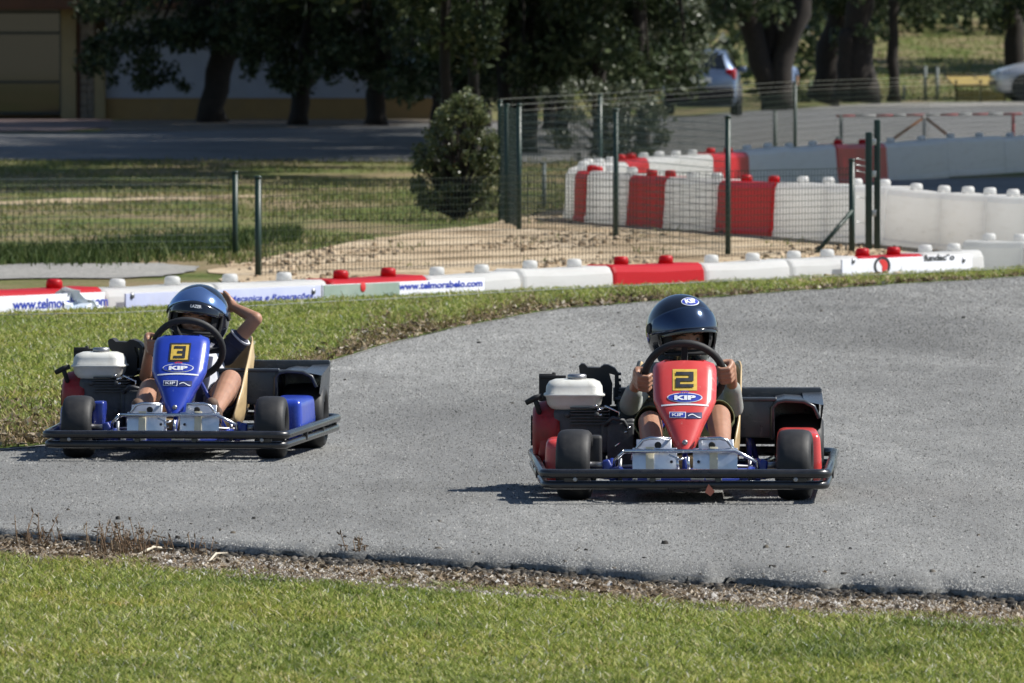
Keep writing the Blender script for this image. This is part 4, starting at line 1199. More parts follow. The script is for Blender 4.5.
# ------------------------------------------------------------------ cars
M['glass_car'] = simple('tinted_car_glass', (.012, .014, .016), .06, 0, .1, 3, spec=.8)
M['lamp_red'] = simple('tail_lamp_red', (.45, .012, .02), .15, 0, .1, 30, coat=.6)
M['lamp_clear'] = simple('head_lamp', (.45, .47, .5), .12, .2, .1, 30, coat=.6)
M['plate'] = simple('licence_plate_white', (.62, .62, .58), .5, 0, .05, 30)
def car(label, pos, rz_, paint):
    """front towards local +Y; 3.9 m long, 1.68 m wide, 1.48 m high"""
    o = empty('parked_car', pos, rz_, label, 'car', 'cars parked beyond the hairpin wall')
    st = [(-1.95, .74, .56, .98, .60, .80, 0), (-1.88, .80, .60, 1.05, .62, 1.0, 0), (-1.70, .83, .58, 1.40, .64, .94, 1), (-1.35, .84, .58, 1.47, .72, .95, 1), (-.4, .84, .60, 1.49, .74, .95, 1), (.25, .84, .60, 1.43, .72, .94, 1), (.95, .83, .62, 1.0, .72, .92, 0), (1.2, .82, .62, .93, .70, .89, 0), (1.75, .76, .58, .78, .62, .74, 0), (1.93, .66, .50, .66, .50, .62, 0)]
    mb = MB(); rings = []
    for (y_, w_, wr, zr, ws, zb, cab) in st:
        zs = .20 if abs(y_) < 1.9 else .30
        half = [(0, zs), (ws + .1, zs), (w_, zs + .12), (w_ + .01, .52), (w_, zb), (wr + (.10 if cab else .12), zb + (zr - zb) * (.5 if cab else .5)), (wr - .04, zr - .03), (wr * .6, zr), (0, zr + .01)]
        ring = [Vector((a, y_, z_)) for a, z_ in half] + [Vector((-a, y_, z_)) for a, z_ in half[-2:0:-1]]
        rings.append(ring)
    n_ = len(rings[0]); vs = [v for r_ in rings for v in r_]; fs = []
    for i in range(len(rings) - 1):
        for k in range(n_): fs.append((i * n_ + k, i * n_ + (k + 1) % n_, (i + 1) * n_ + (k + 1) % n_, (i + 1) * n_ + k))
    fs.append(list(range(n_))); fs.append([(len(rings) - 1) * n_ + k for k in range(n_)])
    mb.faces(vs, fs, True)
    bmesh.ops.bevel(mb.bm, geom=[e_ for e_ in mb.bm.edges if e_.calc_face_angle(0) > .6], offset=.025, segments=2, affect='EDGES')
    for f in mb.bm.faces: f.smooth = True
    mb.build('body', paint, o)
    # rear window and windscreen, side glass
    def pane(name, q):
        m2 = MB(); m2.faces([Vector(p_) for p_ in q], [(0, 1, 2, 3)]); m2.build(name, M['glass_car'], o, solid=.01)
    pane('rear_window', [(-.60, -1.885, 1.04), (.60, -1.885, 1.04), (.50, -1.712, 1.36), (-.50, -1.712, 1.36)])
    pane('windscreen', [(-.66, .97, 1.02), (.66, .97, 1.02), (.54, .30, 1.40), (-.54, .30, 1.40)])
    for sgn in (-1, 1):
        pane('side_window', [(sgn * .80, -1.45, 1.0), (sgn * .80, -.45, 1.0), (sgn * .665, -.45, 1.40), (sgn * .665, -1.25, 1.38)])
        pane('side_window', [(sgn * .80, -.38, 1.0), (sgn * .80, .72, .99), (sgn * .665, .20, 1.36), (sgn * .665, -.38, 1.40)])
        m2 = MB(); m2.box((sgn * .70, -1.86, .92), (.24, .16, .24), .05); m2.build('tail_light', M['lamp_red'], o)
        m2 = MB(); m2.box((sgn * .58, 1.80, .66), (.30, .18, .14), .045, rot=(.2, 0, -sgn * .35)); m2.build('headlight', M['lamp_clear'], o)
        m2 = MB(); m2.box((sgn * .90, .62, 1.02), (.16, .10, .13), .035); m2.build('mirror', paint, o)
        for y_ in (-1.22, 1.22):
            ww = empty('wheel', (0, 0, 0)); ww.parent = o
            m2 = MB(); m2.lathe([(-.09, .20), (-.09, .29), (-.07, .31), (.07, .31), (.09, .29), (.09, .20), (-.09, .20)], (sgn * .765, y_, .31), 'X', 24, cap=False); m2.build('tyre', M['rubber'], ww)
            m2 = MB(); m2.lathe([(-.085, .20), (-.05, .19), (-.06, .05), (-.075, .02)] if sgn < 0 else [(.085, .20), (.05, .19), (.06, .05), (.075, .02)], (sgn * .765, y_, .31), 'X', 20); m2.build('rim', M['steel'], ww)
            m2 = MB(); m2.lathe([(-.02, .30), (-.02, .355), (.02, .355), (.02, .30)], (sgn * .845, y_, .325), 'X', 24); m2.build('wheel_arch', M['matte_black'], o)
    m2 = MB(); m2.box((0, -1.93, .50), (1.56, .16, .26), .05); m2.box((0, -1.90, .30), (1.50, .2, .14), .03); m2.build('rear_bumper', M['matte_black'], o)
    m2 = MB(); m2.box((0, 1.86, .44), (1.36, .20, .10), .04); m2.build('bumper_strip', M['matte_black'], o)
    m2 = MB(); m2.box((0, -1.985, .78), (.52, .02, .115), .004); m2.build('licence_plate', M['plate'], o)
    return o
SILVERBLUE = simple('pale_blue_metallic_paint', (.11, .15, .23), .3, .5, .05, 3, coat=.6)
SILVER = simple('silver_paint', (.50, .51, .53), .3, .4, .05, 3, coat=.6)
p = gnd(704, 117); car('pale blue hatchback seen from behind, half hidden by the olive bush', (p.x, p.y + 2, .036), R(-3), SILVERBLUE)
d = 256.0; car('silver car entering at the right edge, front end facing left', ((1072 - 512) / F * d, d, float(ground_z((1072 - 512) / F * d, d)) + .04), R(94), SILVER).scale = (1.15,) * 3
# ------------------------------------------------------------------ karts
DR, XR = 34.17, .641
def K(px, py, yl):
    """red kart: photo pixel + depth behind the front axle -> kart x and height"""
    s = F / (DR + yl)
    return ((px - 512) / s - XR - .014 * yl, CAMZ - (py - 41) / s)

def seg7(ch):
    """blocky digit, list of non overlapping rectangles in a 1 x 1.15 cell"""
    t = .24; H = 1.15
    a = [(0, 1, H - t, H)]
    if ch == '2': return a + [(1 - t, 1, H / 2 + t / 2, H - t), (0, 1, H / 2 - t / 2, H / 2 + t / 2), (0, t, t, H / 2 - t / 2), (0, 1, 0, t)]
    return a + [(1 - t, 1, H / 2 + t / 2, H - t), (.3, 1, H / 2 - t / 2, H / 2 + t / 2), (1 - t, 1, t, H / 2 - t / 2), (0, 1, 0, t)]

# nose cone outline (height, half width) read off the photograph
NZ = [.183, .188, .224, .271, .322, .359, .42, .470, .484, .497, .505, .509]
NW = [.030, .035, .053, .072, .100, .1165, .119, .119, .116, .108, .095, .074]
def nose_w(z): return float(np.interp(z, NZ, NW))
def nose_y(x, z):
    u = min(1.0, abs(x) / max(.02, nose_w(z)))
    yc = -.035 + (z - .185) * .80 - .02 * math.sin((z - .185) / .324 * math.pi)
    return yc + .030 * u ** 2.4 + .022 * max(0, u - .82) / .18

def kart(loc_, yaw, label, paint, digit, steer, wheel_roll, hw=.525):
    root = empty('go_kart', loc_, yaw, label, 'go-kart', 'rental go-karts on the track')
    # --- chassis
    mb = MB()
    for s in (-1, 1):
        mb.tube([(s * .10, -.24, .085), (s * .17, -.16, .085), (s * .24, .02, .085), (s * .29, .25, .085), (s * .30, 1.02, .09), (s * .24, 1.12, .10)], .014, 8)
        mb.tube([(s * .24, .0, .085), (s * .36, -.005, .10)], .016, 8)
        mb.tube([(s * .22, -.25, .09), (s * .24, -.12, .12), (s * .30, .06, .10)], .011, 8)
    for y_ in (-.2, .06, .42, .80, 1.05): mb.tube([(-.29 if y_ > .1 else -.2, y_, .085), (.29 if y_ > .1 else .2, y_, .085)], .013, 8)
    mb.tube([(0, -.03, .10), (0, .02, .19)], .010, 8)
    # seat stays and steering bracket
    for s in (-1, 1): mb.tube([(s * .28, .92, .09), (s * .235, .98, .30)], .011, 8)
    for s in (-1, 1): mb.tube([(s * .18, .36, .09), (s * .03, .40, .36)], .009, 8)
    mb.build('frame', M['frame_blue'], root)
    mb = MB(); mb.box((0, .16, .062), (.40, .78, .006), .002); mb.build('floor_pan', M['alu'], root)
    # --- double tube bumper all round
    def loop(z, hw, hr, yf, yr, r):
        pts = []
        def arc(cx, cy, rad, a0, a1, n_=7):
            for i in range(n_ + 1):
                a = R(a0 + (a1 - a0) * i / n_); pts.append((cx + math.cos(a) * rad, cy + math.sin(a) * rad, z + .012 * max(0, min(1, (cy + .2) / 1.3))))
        arc(hw - .05, yf + .05, .05, -90, -20); arc(hr - .08, yr - .08, .08, 0, 90)
        arc(-hr + .08, yr - .08, .08, 90, 180); arc(-hw + .05, yf + .05, .05, 200, 270)
        mb = MB(); mb.tube(pts, r, 12, closed=True); return mb
    bp = loop(.112, hw, hw + .055, -.33, 1.22, .0170).build('bumper_bar', M['black_tube'], root)
    loop(.070, hw - .007, hw + .05, -.32, 1.215, .0160).build('bumper_bar', M['black_tube'], root)
    def bracket(fn):
        mb = MB(); fn(mb); mb.build('bumper_bracket', M['black_tube'], root)
    for x_ in (-.42, .42): bracket(lambda mb: mb.box((x_, -.32, .091), (.05, .02, .05), .003))
    for s in (-1, 1):
        for y_ in (.2, .7, 1.1): bracket(lambda mb: mb.box((s * (hw + .015 + .03 * y_), y_, .095), (.02, .016, .05), .003))
        bracket(lambda mb: mb.tube([(s * .12, -.33, .091), (s * .12, -.20, .085)], .012, 8))
        bracket(lambda mb: mb.tube([(s * (hw + .02), .45, .095), (s * .29, .45, .085)], .010, 8))
        bracket(lambda mb: mb.tube([(s * .30, 1.02, .09), (s * .34, 1.21, .10)], .010, 8))
    for x_ in (-.405, .405):
        mb = MB(); mb.lathe([(-.340, .003), (-.343, .008), (-.334, .009)], (x_, 0, .091), 'Y', 8); mb.build('bolt', M['steel'], root)
    # --- wheels
    def wheel(x_, y_, r, w, st):
        o = empty('wheel', (x_, y_, r), st); o.parent = root
        h = w / 2
        mb = MB()
        prof = [(-h * .72, r * .56), (-h * .98, r * .66), (-h, r * .80), (-h * .93, r * .90), (-h * .78, r * .965), (-h * .45, r * .995), (0, r), (h * .45, r * .995), (h * .78, r * .965), (h * .93, r * .90), (h, r * .80), (h * .98, r * .66), (h * .72, r * .56)]
        mb.lathe(prof + [prof[0]], (0, 0, 0), 'X', 40, cap=False); mb.build('tyre', M['rubber'], o)
        mb = MB(); mb.lathe([(-h * .72, r * .57), (-h * .70, r * .50), (-h * .3, r * .46), (-h * .28, r * .2), (h * .28, r * .2), (h * .3, r * .46), (h * .70, r * .50), (h * .72, r * .57)], (0, 0, 0), 'X', 24)
        mb.lathe([(-h * .8, .018), (-h * .8, .024), (h * .8, .024), (h * .8, .018)], (0, 0, 0), 'X', 12)
        mb.build('rim', M['steel'], o)
    wheel(-.408, 0, .131, .128, steer); wheel(.408, 0, .131, .128, steer)
    wheel(-.425, .98, .140, .185, 0); wheel(.440, .98, .140, .185, 0)
    # steering knuckles and tie rods
    for s in (-1, 1):
        mb = MB()
        mb.box((s * .285, -.005, .115), (.055, .05, .07), .008, taper=(.5, .8), rot=(0, s * .3, 0))
        mb.tube([(s * .27, -.05, .075), (s * .27, .0, .15)], .010, 8)
        mb.build('steering_knuckle', M['frame_blue'], root)
        mb = MB(); mb.tube([(s * .27, .0, .125), (s * .36, .0, .131)], .012, 8); mb.tube([(s * .25, .06, .12), (s * .03, .02, .13)], .006, 8)
        mb.tube([(s * .24, -.03, .155), (s * .24, -.03, .07)], .007, 8)
        mb.build('tie_rod', M['steel'], root)
    mb = MB(); mb.tube([(-.45, .98, .14), (.46, .98, .14)], .0165, 10); mb.build('axle', M['steel'], root)
    mb = MB(); mb.lathe([(-.003, .04), (-.003, .085), (.003, .085), (.003, .04)], (.24, .98, .14), 'X', 28)
    for i in range(14):
        a = 2 * math.pi * i / 14; mb.box((.24, .98 + math.cos(a) * .088, .14 + math.sin(a) * .088), (.006, .012, .012), 0, rot=(a, 0, 0))
    mb.build('brake_disc', M['castgrey'], root)
    # --- nose cone
    nose = MB(); nu, nv = 18, 26
    zs = [.185 + (.509 - .185) * j / nv for j in range(nv + 1)]
    nose.grid(lambda u, v: (lambda z: (lambda x: (x, nose_y(x, z), z))((u * 2 - 1) * nose_w(z)))(.185 + .324 * v), nu, nv)
    # side walls folded back
    for s in (-1, 1):
        nose.grid(lambda u, v, s=s: (lambda z: (s * nose_w(z) * (1 - .06 * u), nose_y(s * nose_w(z), z) + .055 * u * min(1, (z - .15) / .1), z - .01 * u))(.185 + .324 * v), 3, nv)
    nose.grid(lambda u, v: ((u * 2 - 1) * nose_w(.509) * 1.0, nose_y((u * 2 - 1) * .06, .509) + .07 * v, .509 - .012 * v), 8, 3)
    bmesh.ops.remove_doubles(nose.bm, verts=nose.bm.verts, dist=.0008)
    cone = nose.build('nose_cone', paint, root)
    def onto(x, z, off): return Vector((x, nose_y(x, z) - off, z + off * .5))
    def patch(name, x0, x1, z0, z1, off, m, n_=8, shape=None):
        mb = MB()
        mb.grid(lambda u, v: onto(x0 + (x1 - x0) * u, z0 + (z1 - z0) * v, off), n_, n_)
        return mb.build(name, m, cone)
    def ell(name, cx, cz, rx_, rz_, off, m):
        mb = MB(); c = onto(cx, cz, off); vs = [c] + [onto(cx + math.cos(a) * rx_, cz + math.sin(a) * rz_, off) for a in [2 * math.pi * i / 36 for i in range(36)]]
        mb.faces(vs, [(0, 1 + i, 1 + (i + 1) % 36) for i in range(36)]); return mb.build(name, m, cone)
    def letters(name, txt, cx, cz, w, h, off, m, bold=.03, shear=0.0):
        me = text_mesh(txt, 1.0, bold, shear=shear); x0, x1 = text_width(me)
        hs = [v.co.y for v in me.vertices]; h0, h1 = min(hs), max(hs)
        for v in me.vertices:
            v.co = onto(cx - w / 2 + (v.co.x - x0) / (x1 - x0) * w, cz - h / 2 + (v.co.y - h0) / (h1 - h0) * h, off)
        return link(name, me, m, cone)
    # number sticker
    zc, hs_ = .4385, .0385
    if digit == '3': patch('number_plate', -.045, .045, zc - hs_, zc + hs_, .0015, M['ink']); patch('number_field', -.037, .037, zc - hs_ + .008, zc + hs_ - .008, .0028, M['yellow'])
    else: patch('number_plate', -.045, .046, zc - hs_, zc + hs_, .0015, M['yellow'])
    mb = MB(); dw, hh = (.066, .056) if digit == '2' else (.050, .050)
    for (a, b_, c_, e_) in seg7(digit):
        mb.grid(lambda u, v: onto(-dw / 2 + (a + (b_ - a) * u) * dw, zc - hh / 2 + (c_ + (e_ - c_) * v) * hh / 1.15, .0042), 4, 2)
    mb.build('number', M['ink'], cone)
    ell('logo_rim', 0, .3745, .066, .0180, .0015, M['white_ink']); ell('logo_oval', 0, .3745, .062, .0152, .0028, M['blue_ink'])
    letters('logo_letters', 'KIP', .001, .3735, .080, .0165, .0042, M['white_ink'], .055)
    mb = MB()
    for i in range(5):
        a = R(35 + i * 27.5); mb.faces([onto(math.cos(a) * .018 + .004, .3925 + math.sin(a) * .006, .0046), onto(math.cos(a) * .018 - .004, .3925 + math.sin(a) * .006, .0046), onto(math.cos(a) * .012, .3895 + math.sin(a) * .002, .0046)], [(0, 1, 2)])
    mb.build('logo_crest', M['red_ink'] if digit == '3' else M['blue_ink'], cone)
    # small arc of fine print
    mb = MB(); mb.grid(lambda u, v: onto(-.088 + .176 * u, .3480 + .0055 * v + .006 * (abs(u - .5) * 2) ** 2 * -1, .0016), 20, 1); mb.build('fine_print', M['white_ink'], cone)
    # sponsor strip
    patch('sticker', -.058, .004, .301, .323, .0018, M['white_ink'] if digit == '3' else M['white_ink'], 5)
    patch('sticker', -.055, .001, .3035, .3205, .003, M['navy_ink'] if digit == '3' else M['blue_ink'], 5)
    letters('sticker_letters', 'KIP', -.027, .312, .042, .011, .0042, M['white_ink'], .03)
    patch('sticker', .0045, .064, .299, .321, .0018, M['navy_ink'], 5)
    mb = MB(); mb.grid(lambda u, v: onto(.012 + .046 * u, .306 + .0035 * v + .006 * math.sin(u * 5), .0034), 12, 1); mb.build('sticker_stroke', M['white_ink'], cone)
    mb = MB(); c = onto(.0, .212, .002); mb.ball((c.x, c.y, c.z), (.011, .007, .011), 12, 8); mb.build('bolt', M['steel'], cone)
    # --- steering wheel
    wc = Vector((0, .455, .440)); tilt = R(30)
    A_ = Vector((0, math.cos(tilt), math.sin(tilt))); U_ = Vector((0, -math.sin(tilt), math.cos(tilt))); X_ = Vector((1, 0, 0))
    mb = MB(); rr = .147
    pts = []
    for i in range(40):
        a = 2 * math.pi * i / 40; k = rr * (1 - .05 * max(0, -math.sin(a)))
        pts.append(wc + X_ * math.cos(a) * k + U_ * math.sin(a) * k)
    mb.tube(pts, .0145, 12, closed=True)
    sw = mb.build('steering_wheel', M['matte_black'], root)
    mb = MB()
    for a in (wheel_roll + 90, wheel_roll + 205, wheel_roll - 25):
        q = wc + (X_ * math.cos(R(a)) + U_ * math.sin(R(a))) * .14
        mb.tube([wc - A_ * .03, wc - A_ * .01 + (q - wc) * .5, q], [.018, .013, .012], 8)
    mb.lathe([(-.035, .02), (-.03, .075), (-.012, .08), (.0, .06)], (0, 0, 0), 'Z', 24)
    hub_m = Matrix.Translation(wc) @ Matrix((X_, U_, A_)).transposed().to_4x4()
    for v in mb.bm.verts:
        if (v.co - Vector((0, 0, 0))).length < .12: v.co = hub_m @ v.co
    mb.build('hub_pad', M['helmet_pad'], sw)
    mb = MB(); mb.tube([wc - A_ * .02, (0, .14, .20), (0, .02, .13)], .0095, 8); mb.build('steering_column', M['steel'], root)
    # --- seat shell: curved bucket
    mb = MB()
    def seatf(u, v):
        a = (u * 2 - 1)
        prof = [(.56, .135), (.64, .085), (.80, .075), (.93, .10), (1.0, .20), (1.035, .33), (1.055, .445)]
        t = v * (len(prof) - 1); i = min(int(t), len(prof) - 2); f = t - i
        y_ = prof[i][0] + (prof[i + 1][0] - prof[i][0]) * f; z_ = prof[i][1] + (prof[i + 1][1] - prof[i][1]) * f
        wd = np.interp(v, [0, .3, .6, .85, 1], [.175, .20, .208, .212, .19])
        ey = np.interp(v, [0, .15, .35, .55, .75, .9, 1], [.55, .575, .66, .76, .87, .97, 1.03]); ez = np.interp(v, [0, .15, .35, .55, .75, .9, 1], [.155, .21, .29, .36, .43, .485, .475])
        k = max(0, abs(a) - .5) / .5; k = k ** 1.35
        return Vector((.010 + math.copysign(min(abs(a) / .72, 1) ** .9, a) * wd * (1 if a > 0 else .9), y_ + (ey - y_) * k, z_ + (ez - z_) * k))
    mb.grid(seatf, 26, 26)
    seat_o = mb.build('seat', M['seat'], root, solid=.007)
    # --- pedals, front panels and chrome guards
    mb = MB()
    for s in (-1, 1):
        x0, x1 = s * .052, s * .20
        mb.tube([(x0, .0, .226), (s * .060, -.06, .229), (s * .13, -.085, .232), (s * .155, -.08, .224), (s * .19, -.06, .178), (s * .195, -.05, .15)], .0065, 8)
    mb.tube([(-.225, -.09, .183), (.185, -.09, .186), (.265, -.06, .143), (.268, -.06, .115)], .0075, 8)
    mb.tube([(-.225, -.09, .183), (-.26, -.05, .15), (-.265, -.03, .11)], .0065, 8)
    for x_ in (-.03, .01): mb.tube([(x_, -.12, .165), (x_ + .005, -.12, .11)], .006, 8)
    mb.tube([(-.06, -.12, .172), (-.02, -.125, .155), (.0, -.12, .160)], .004, 6)
    mb.build('pedal_guard', M['chrome'], root)
    for s in (-1, 1):
        mb = MB()
        mb.box((s * .112, -.075, .150), (.165, .006, .092), .002, rot=(-.22, 0, 0))
        mb.box((s * .115, -.045, .200), (.13, .006, .055), .002, rot=(-.5, 0, 0))
        pn = mb.build('front_panel', M['alu'], root)
        mb = MB(); mb.box((s * .118 - .012, -.082, .150), (.030, .008, .100), .001, rot=(-.22, 0, 0)); mb.build('tape', M['tape'], pn)
        mb = MB(); mb.lathe([(-.058, .013), (-.066, .013), (-.066, .008)], (s * .10, .0, .205), 'Y', 12); mb.lathe([(-.088, .006), (-.092, .005)], (s * .05, 0, .145), 'Y', 8)
        mb.build('bolt', M['matte_black'], pn)
        mb = MB(); mb.box((s * .13, .055, .150), (.07, .012, .10), .004, rot=(-.35, 0, 0)); mb.tube([(s * .13, .06, .10), (s * .13, .02, .08)], .006, 8); mb.build('pedal', M['steel'], root)
    mb = MB()
    for x_, w in ((-.185, .018), (-.115, .050), (.045, .05), (.105, .06)): mb.box((x_, -.27, .092), (w, .05, .012), .002)
    mb.build('mount_plate', M['alu'], root)
    # --- side pods
    def pod(x0, x1, y0, y1, z1, slot, dir_=1):
        mb = MB(); nn = 5
        xa, xb = x0, x1
        mb.box(((x0 + x1) / 2, (y0 + y1) / 2, .055 + (z1 - .055) / 2), (x1 - x0, y1 - y0, z1 - .055), .034, taper=(.90, .95), seg=4)
        o = mb.build('side_pod', paint, root)
        mb = MB(); sx_ = x1 if dir_ > 0 else x0
        mb.box((sx_ - dir_ * .001, y0 + (y1 - y0) * .62, .115), (.010, (y1 - y0) * .38, .028), .004); mb.build('slot', M['matte_black'], o)
        return o
    pod(.345, .515, .22, .78, .238, True)
    pod(-.525, -.375, .20, .48, .215, False, -1)
    mb = MB(); mb.box((-.335, .10, .155), (.055, .10, .16), .012); mb.build('engine_guard', M['frame_blue'] if digit == '3' else M['matte_black'], root)
    # --- black moulded tail fairing with wheel arch
    mb = MB()
    zt, yb, yf = .338, 1.16, .80
    def ringp(x):
        return x
    # top tray with raised back lip
    mb.faces([(-.26, yf, zt), (.345, yf, zt), (.345, yb, zt - .005), (-.26, yb, zt - .005)], [(0, 1, 2, 3)])
    mb.box((.13, yb + .012, zt + .008), (.80, .018, .055), .006)
    mb.box((.045, yf - .004, zt - .070), (.60, .016, .145), .007)                  # wall in front of the tray
    mb.box((.045, yf - .006, zt + .004), (.615, .03, .016), .006)
    # arch over the right wheel
    pts = [(.335, .19), (.335, .31), (.352, .331), (.385, .338), (.455, .334), (.492, .315), (.512, .270)]
    for (xa, za), (xb, zb) in zip(pts[:-1], pts[1:]):
        mb.faces([(xa, yf - .02, za), (xb, yf - .02, zb), (xb, yb, zb + .01), (xa, yb, za + .01)], [(0, 1, 2, 3)], True)
    mb.tube([(a, yf - .02, b_) for a, b_ in pts], .0075, 8)
    # flared outer lip rising to the back corner
    mb.grid(lambda u, v: Vector((.455 + .075 * u + .0 * v, yf + .02 + (yb - yf) * v, .334 - .015 * u + (.018 * u + .020) * v)), 4, 6)
    mb.grid(lambda u, v: Vector((.530 - .01 * u, yf + .02 + (yb - yf) * v, .319 - .19 * u * (.4 + .6 * v) + .038 * v)), 4, 6)
    mb.box((.13, yb + .01, .25), (.78, .012, .19), .004)
    mb.build('tail_fairing', M['black_plastic'], root, solid=0)
    # --- engine on the right hand side of the driver (left in the photo)
    eng = empty('engine', (-.43, .72, .10)); eng.parent = root
    E = Vector((-.43, .72, .10))
    def part(mb, name, m): 
        for v in mb.bm.verts: v.co = v.co - E
        return mb.build(name, m, eng)
    mb = MB()
    mb.box((-.395, .75, .205), (.20, .24, .21), .02)
    for i in range(6): mb.box((-.355, .745, .255 + i * .012), (.15, .26, .005), .001)
    mb.box((-.25, .70, .21), (.13, .16, .13), .012); mb.box((-.24, .62, .18), (.10, .04, .16), .006)
    mb.lathe([(-.62, .05), (-.60, .055), (-.58, .045)], (-.34, 0, .20), 'Y', 20) if False else None
    for a, b_ in ((-.44, .17), (-.33, .17), (-.44, .29), (-.33, .29)): mb.lathe([(.618, .012), (.612, .010)], (a, 0, b_), 'Y', 8)
    mb.tube([(-.30, .60, .25), (-.27, .575, .28), (-.23, .59, .27), (-.20, .62, .22)], .008, 8)
    part(mb, 'engine_block', M['castgrey'])
    mb = MB(); mb.lathe([(-.575, .03), (-.572, .085), (-.555, .108), (-.50, .118), (-.47, .118)], (0, .74, .225), 'X', 32)
    mb.box((-.505, .74, .19), (.09, .22, .20), .03)
    part(mb, 'recoil_cover', M['engine_red'])
    mb = MB()
    for i in range(9):
        a = 2 * math.pi * i / 9; mb.box((-.577, .74 + math.cos(a) * .05, .225 + math.sin(a) * .05), (.006, .012, .03), .002, rot=(-a, 0, 0))
    part(mb, 'cooling_slots', M['matte_black'])
    mb = MB(); mb.tube([(-.545, .66, .29), (-.555, .655, .325), (-.562, .65, .345)], .010, 8); mb.tube([(-.598, .655, .333), (-.562, .65, .352), (-.535, .648, .360)], [.010, .012, .010], 8)
    part(mb, 'pull_handle', M['matte_black'])
    # fuel tank: two rounded shells with a seam flange
    def rrect(hx, hy, r, n_=5):
        out = []
        for cx, cy, a0 in ((hx - r, hy - r, 0), (-hx + r, hy - r, 90), (-hx + r, -hy + r, 180), (hx - r, -hy + r, 270)):
            for i in range(n_ + 1):
                a = R(a0 + 90 * i / n_); out.append((cx + math.cos(a) * r, cy + math.sin(a) * r))
        return out
    tcx, tcy = -.415, .72
    lev = [(.306, .070, .075, .03), (.312, .088, .085, .04), (.330, .102, .095, .04), (.356, .107, .100, .04), (.3605, .116, .108, .04), (.3655, .116, .108, .04), (.370, .108, .100, .04), (.395, .106, .098, .042), (.412, .096, .088, .045), (.421, .074, .068, .045), (.423, .04, .04, .03)]
    mb = MB(); vs = []; fs = []; n_ = 24
    for z_, hx, hy, r in lev: vs += [(tcx + a, tcy + b_, z_) for a, b_ in rrect(hx, hy, r)]
    for i in range(len(lev) - 1):
        for k in range(n_): fs.append((i * n_ + k, i * n_ + (k + 1) % n_, (i + 1) * n_ + (k + 1) % n_, (i + 1) * n_ + k))
    fs.append(list(range(n_))); fs.append([(len(lev) - 1) * n_ + k for k in range(n_)])
    mb.faces(vs, fs, True); part(mb, 'fuel_tank', M['tank'])
    mb = MB(); mb.lathe([(.421, .034), (.426, .036), (.438, .036), (.441, .03), (.441, .012)], (tcx + .01, tcy - .03, 0), 'Z', 24); part(mb, 'tank_cap', M['steel'])
    # black filter housing, bracket and exhaust behind the tank
    mb = MB()
    f = lambda px, py: K(px, py, .92)
    top = [f(579, 366), f(581.5, 363.5), f(584.5, 363.6), f(588, 367), f(600, 367.5), f(604, 364.5), f(608, 364.6), f(615, 368), f(618.5, 373), f(619, 382), f(620, 386), f(618.5, 390), f(618, 404), f(614.6, 404), f(614.8, 374.5), f(609, 373), f(611, 380), f(612.5, 384), f(612, 404), f(600, 410), f(590, 405), f(586, 380), f(580, 374)]
    mb.prism(top, .86, .985)
    for i in range(5):
        a = f(619.4, 374 + i * 6); mb.box((a[0], .92, a[1]), (.014, .11, .008), .002)
    mb.box((-.22, .92, .25), (.16, .12, .12), .015)
    part(mb, 'air_filter', M['matte_black'])
    mb = MB(); g = lambda px, py: K(px, py, .90)
    a, b_ = g(539, 376.5), g(556, 404); mb.box(((a[0] + b_[0]) / 2, .90, (a[1] + b_[1]) / 2 + .01), (b_[0] - a[0], .02, a[1] - b_[1]), .003)
    c = g(566, 376); mb.box(((a[0] + c[0]) / 2, .90, c[1] - .004), (c[0] - a[0], .03, .012), .002)
    c = g(554, 374.5); mb.lathe([(c[1] - .006, .005), (c[1] + .006, .008), (c[1] + .008, .004)], (c[0], .90, 0), 'Z', 10)
    part(mb, 'bracket', M['matte_black'])
    mb = MB(); mb.tube([(-.30, .80, .20), (-.22, .88, .18), (-.10, 1.04, .16), (.08, 1.10, .15)], .021, 10); mb.lathe([(-.10, .02), (-.08, .042), (.12, .042), (.14, .02)], (0, 1.10, .19), 'X', 16); part(mb, 'exhaust', M['rust'])
    mb = MB()
    for i, (px, py) in enumerate(((596, 406), (599, 410), (602, 409), (601, 415), (626, 432), (629, 428))):
        a = K(px, py, .62); mb.ball((a[0], .60, a[1]), (.007, .006, .006), 8, 6)
    mb.tube([(-.30, .60, .325), (-.27, .60, .31), (-.245, .60, .30), (-.25, .60, .27)], .004, 6)
    mb.tube([(-.26, .60, .17), (-.22, .61, .20), (-.205, .62, .235)], .005, 6)
    part(mb, 'throttle_linkage', M['chrome'])
    mb = MB(); mb.box((-.20, .86, .15), (.022, .42, .12), .008); mb.build('chain_guard', M['matte_black'], root)
    mb = MB(); mb.tube([(.25, .80, .10), (.245, .86, .28)], .010, 8); mb.build('seat_stay', M['frame_blue'], root)
    return root

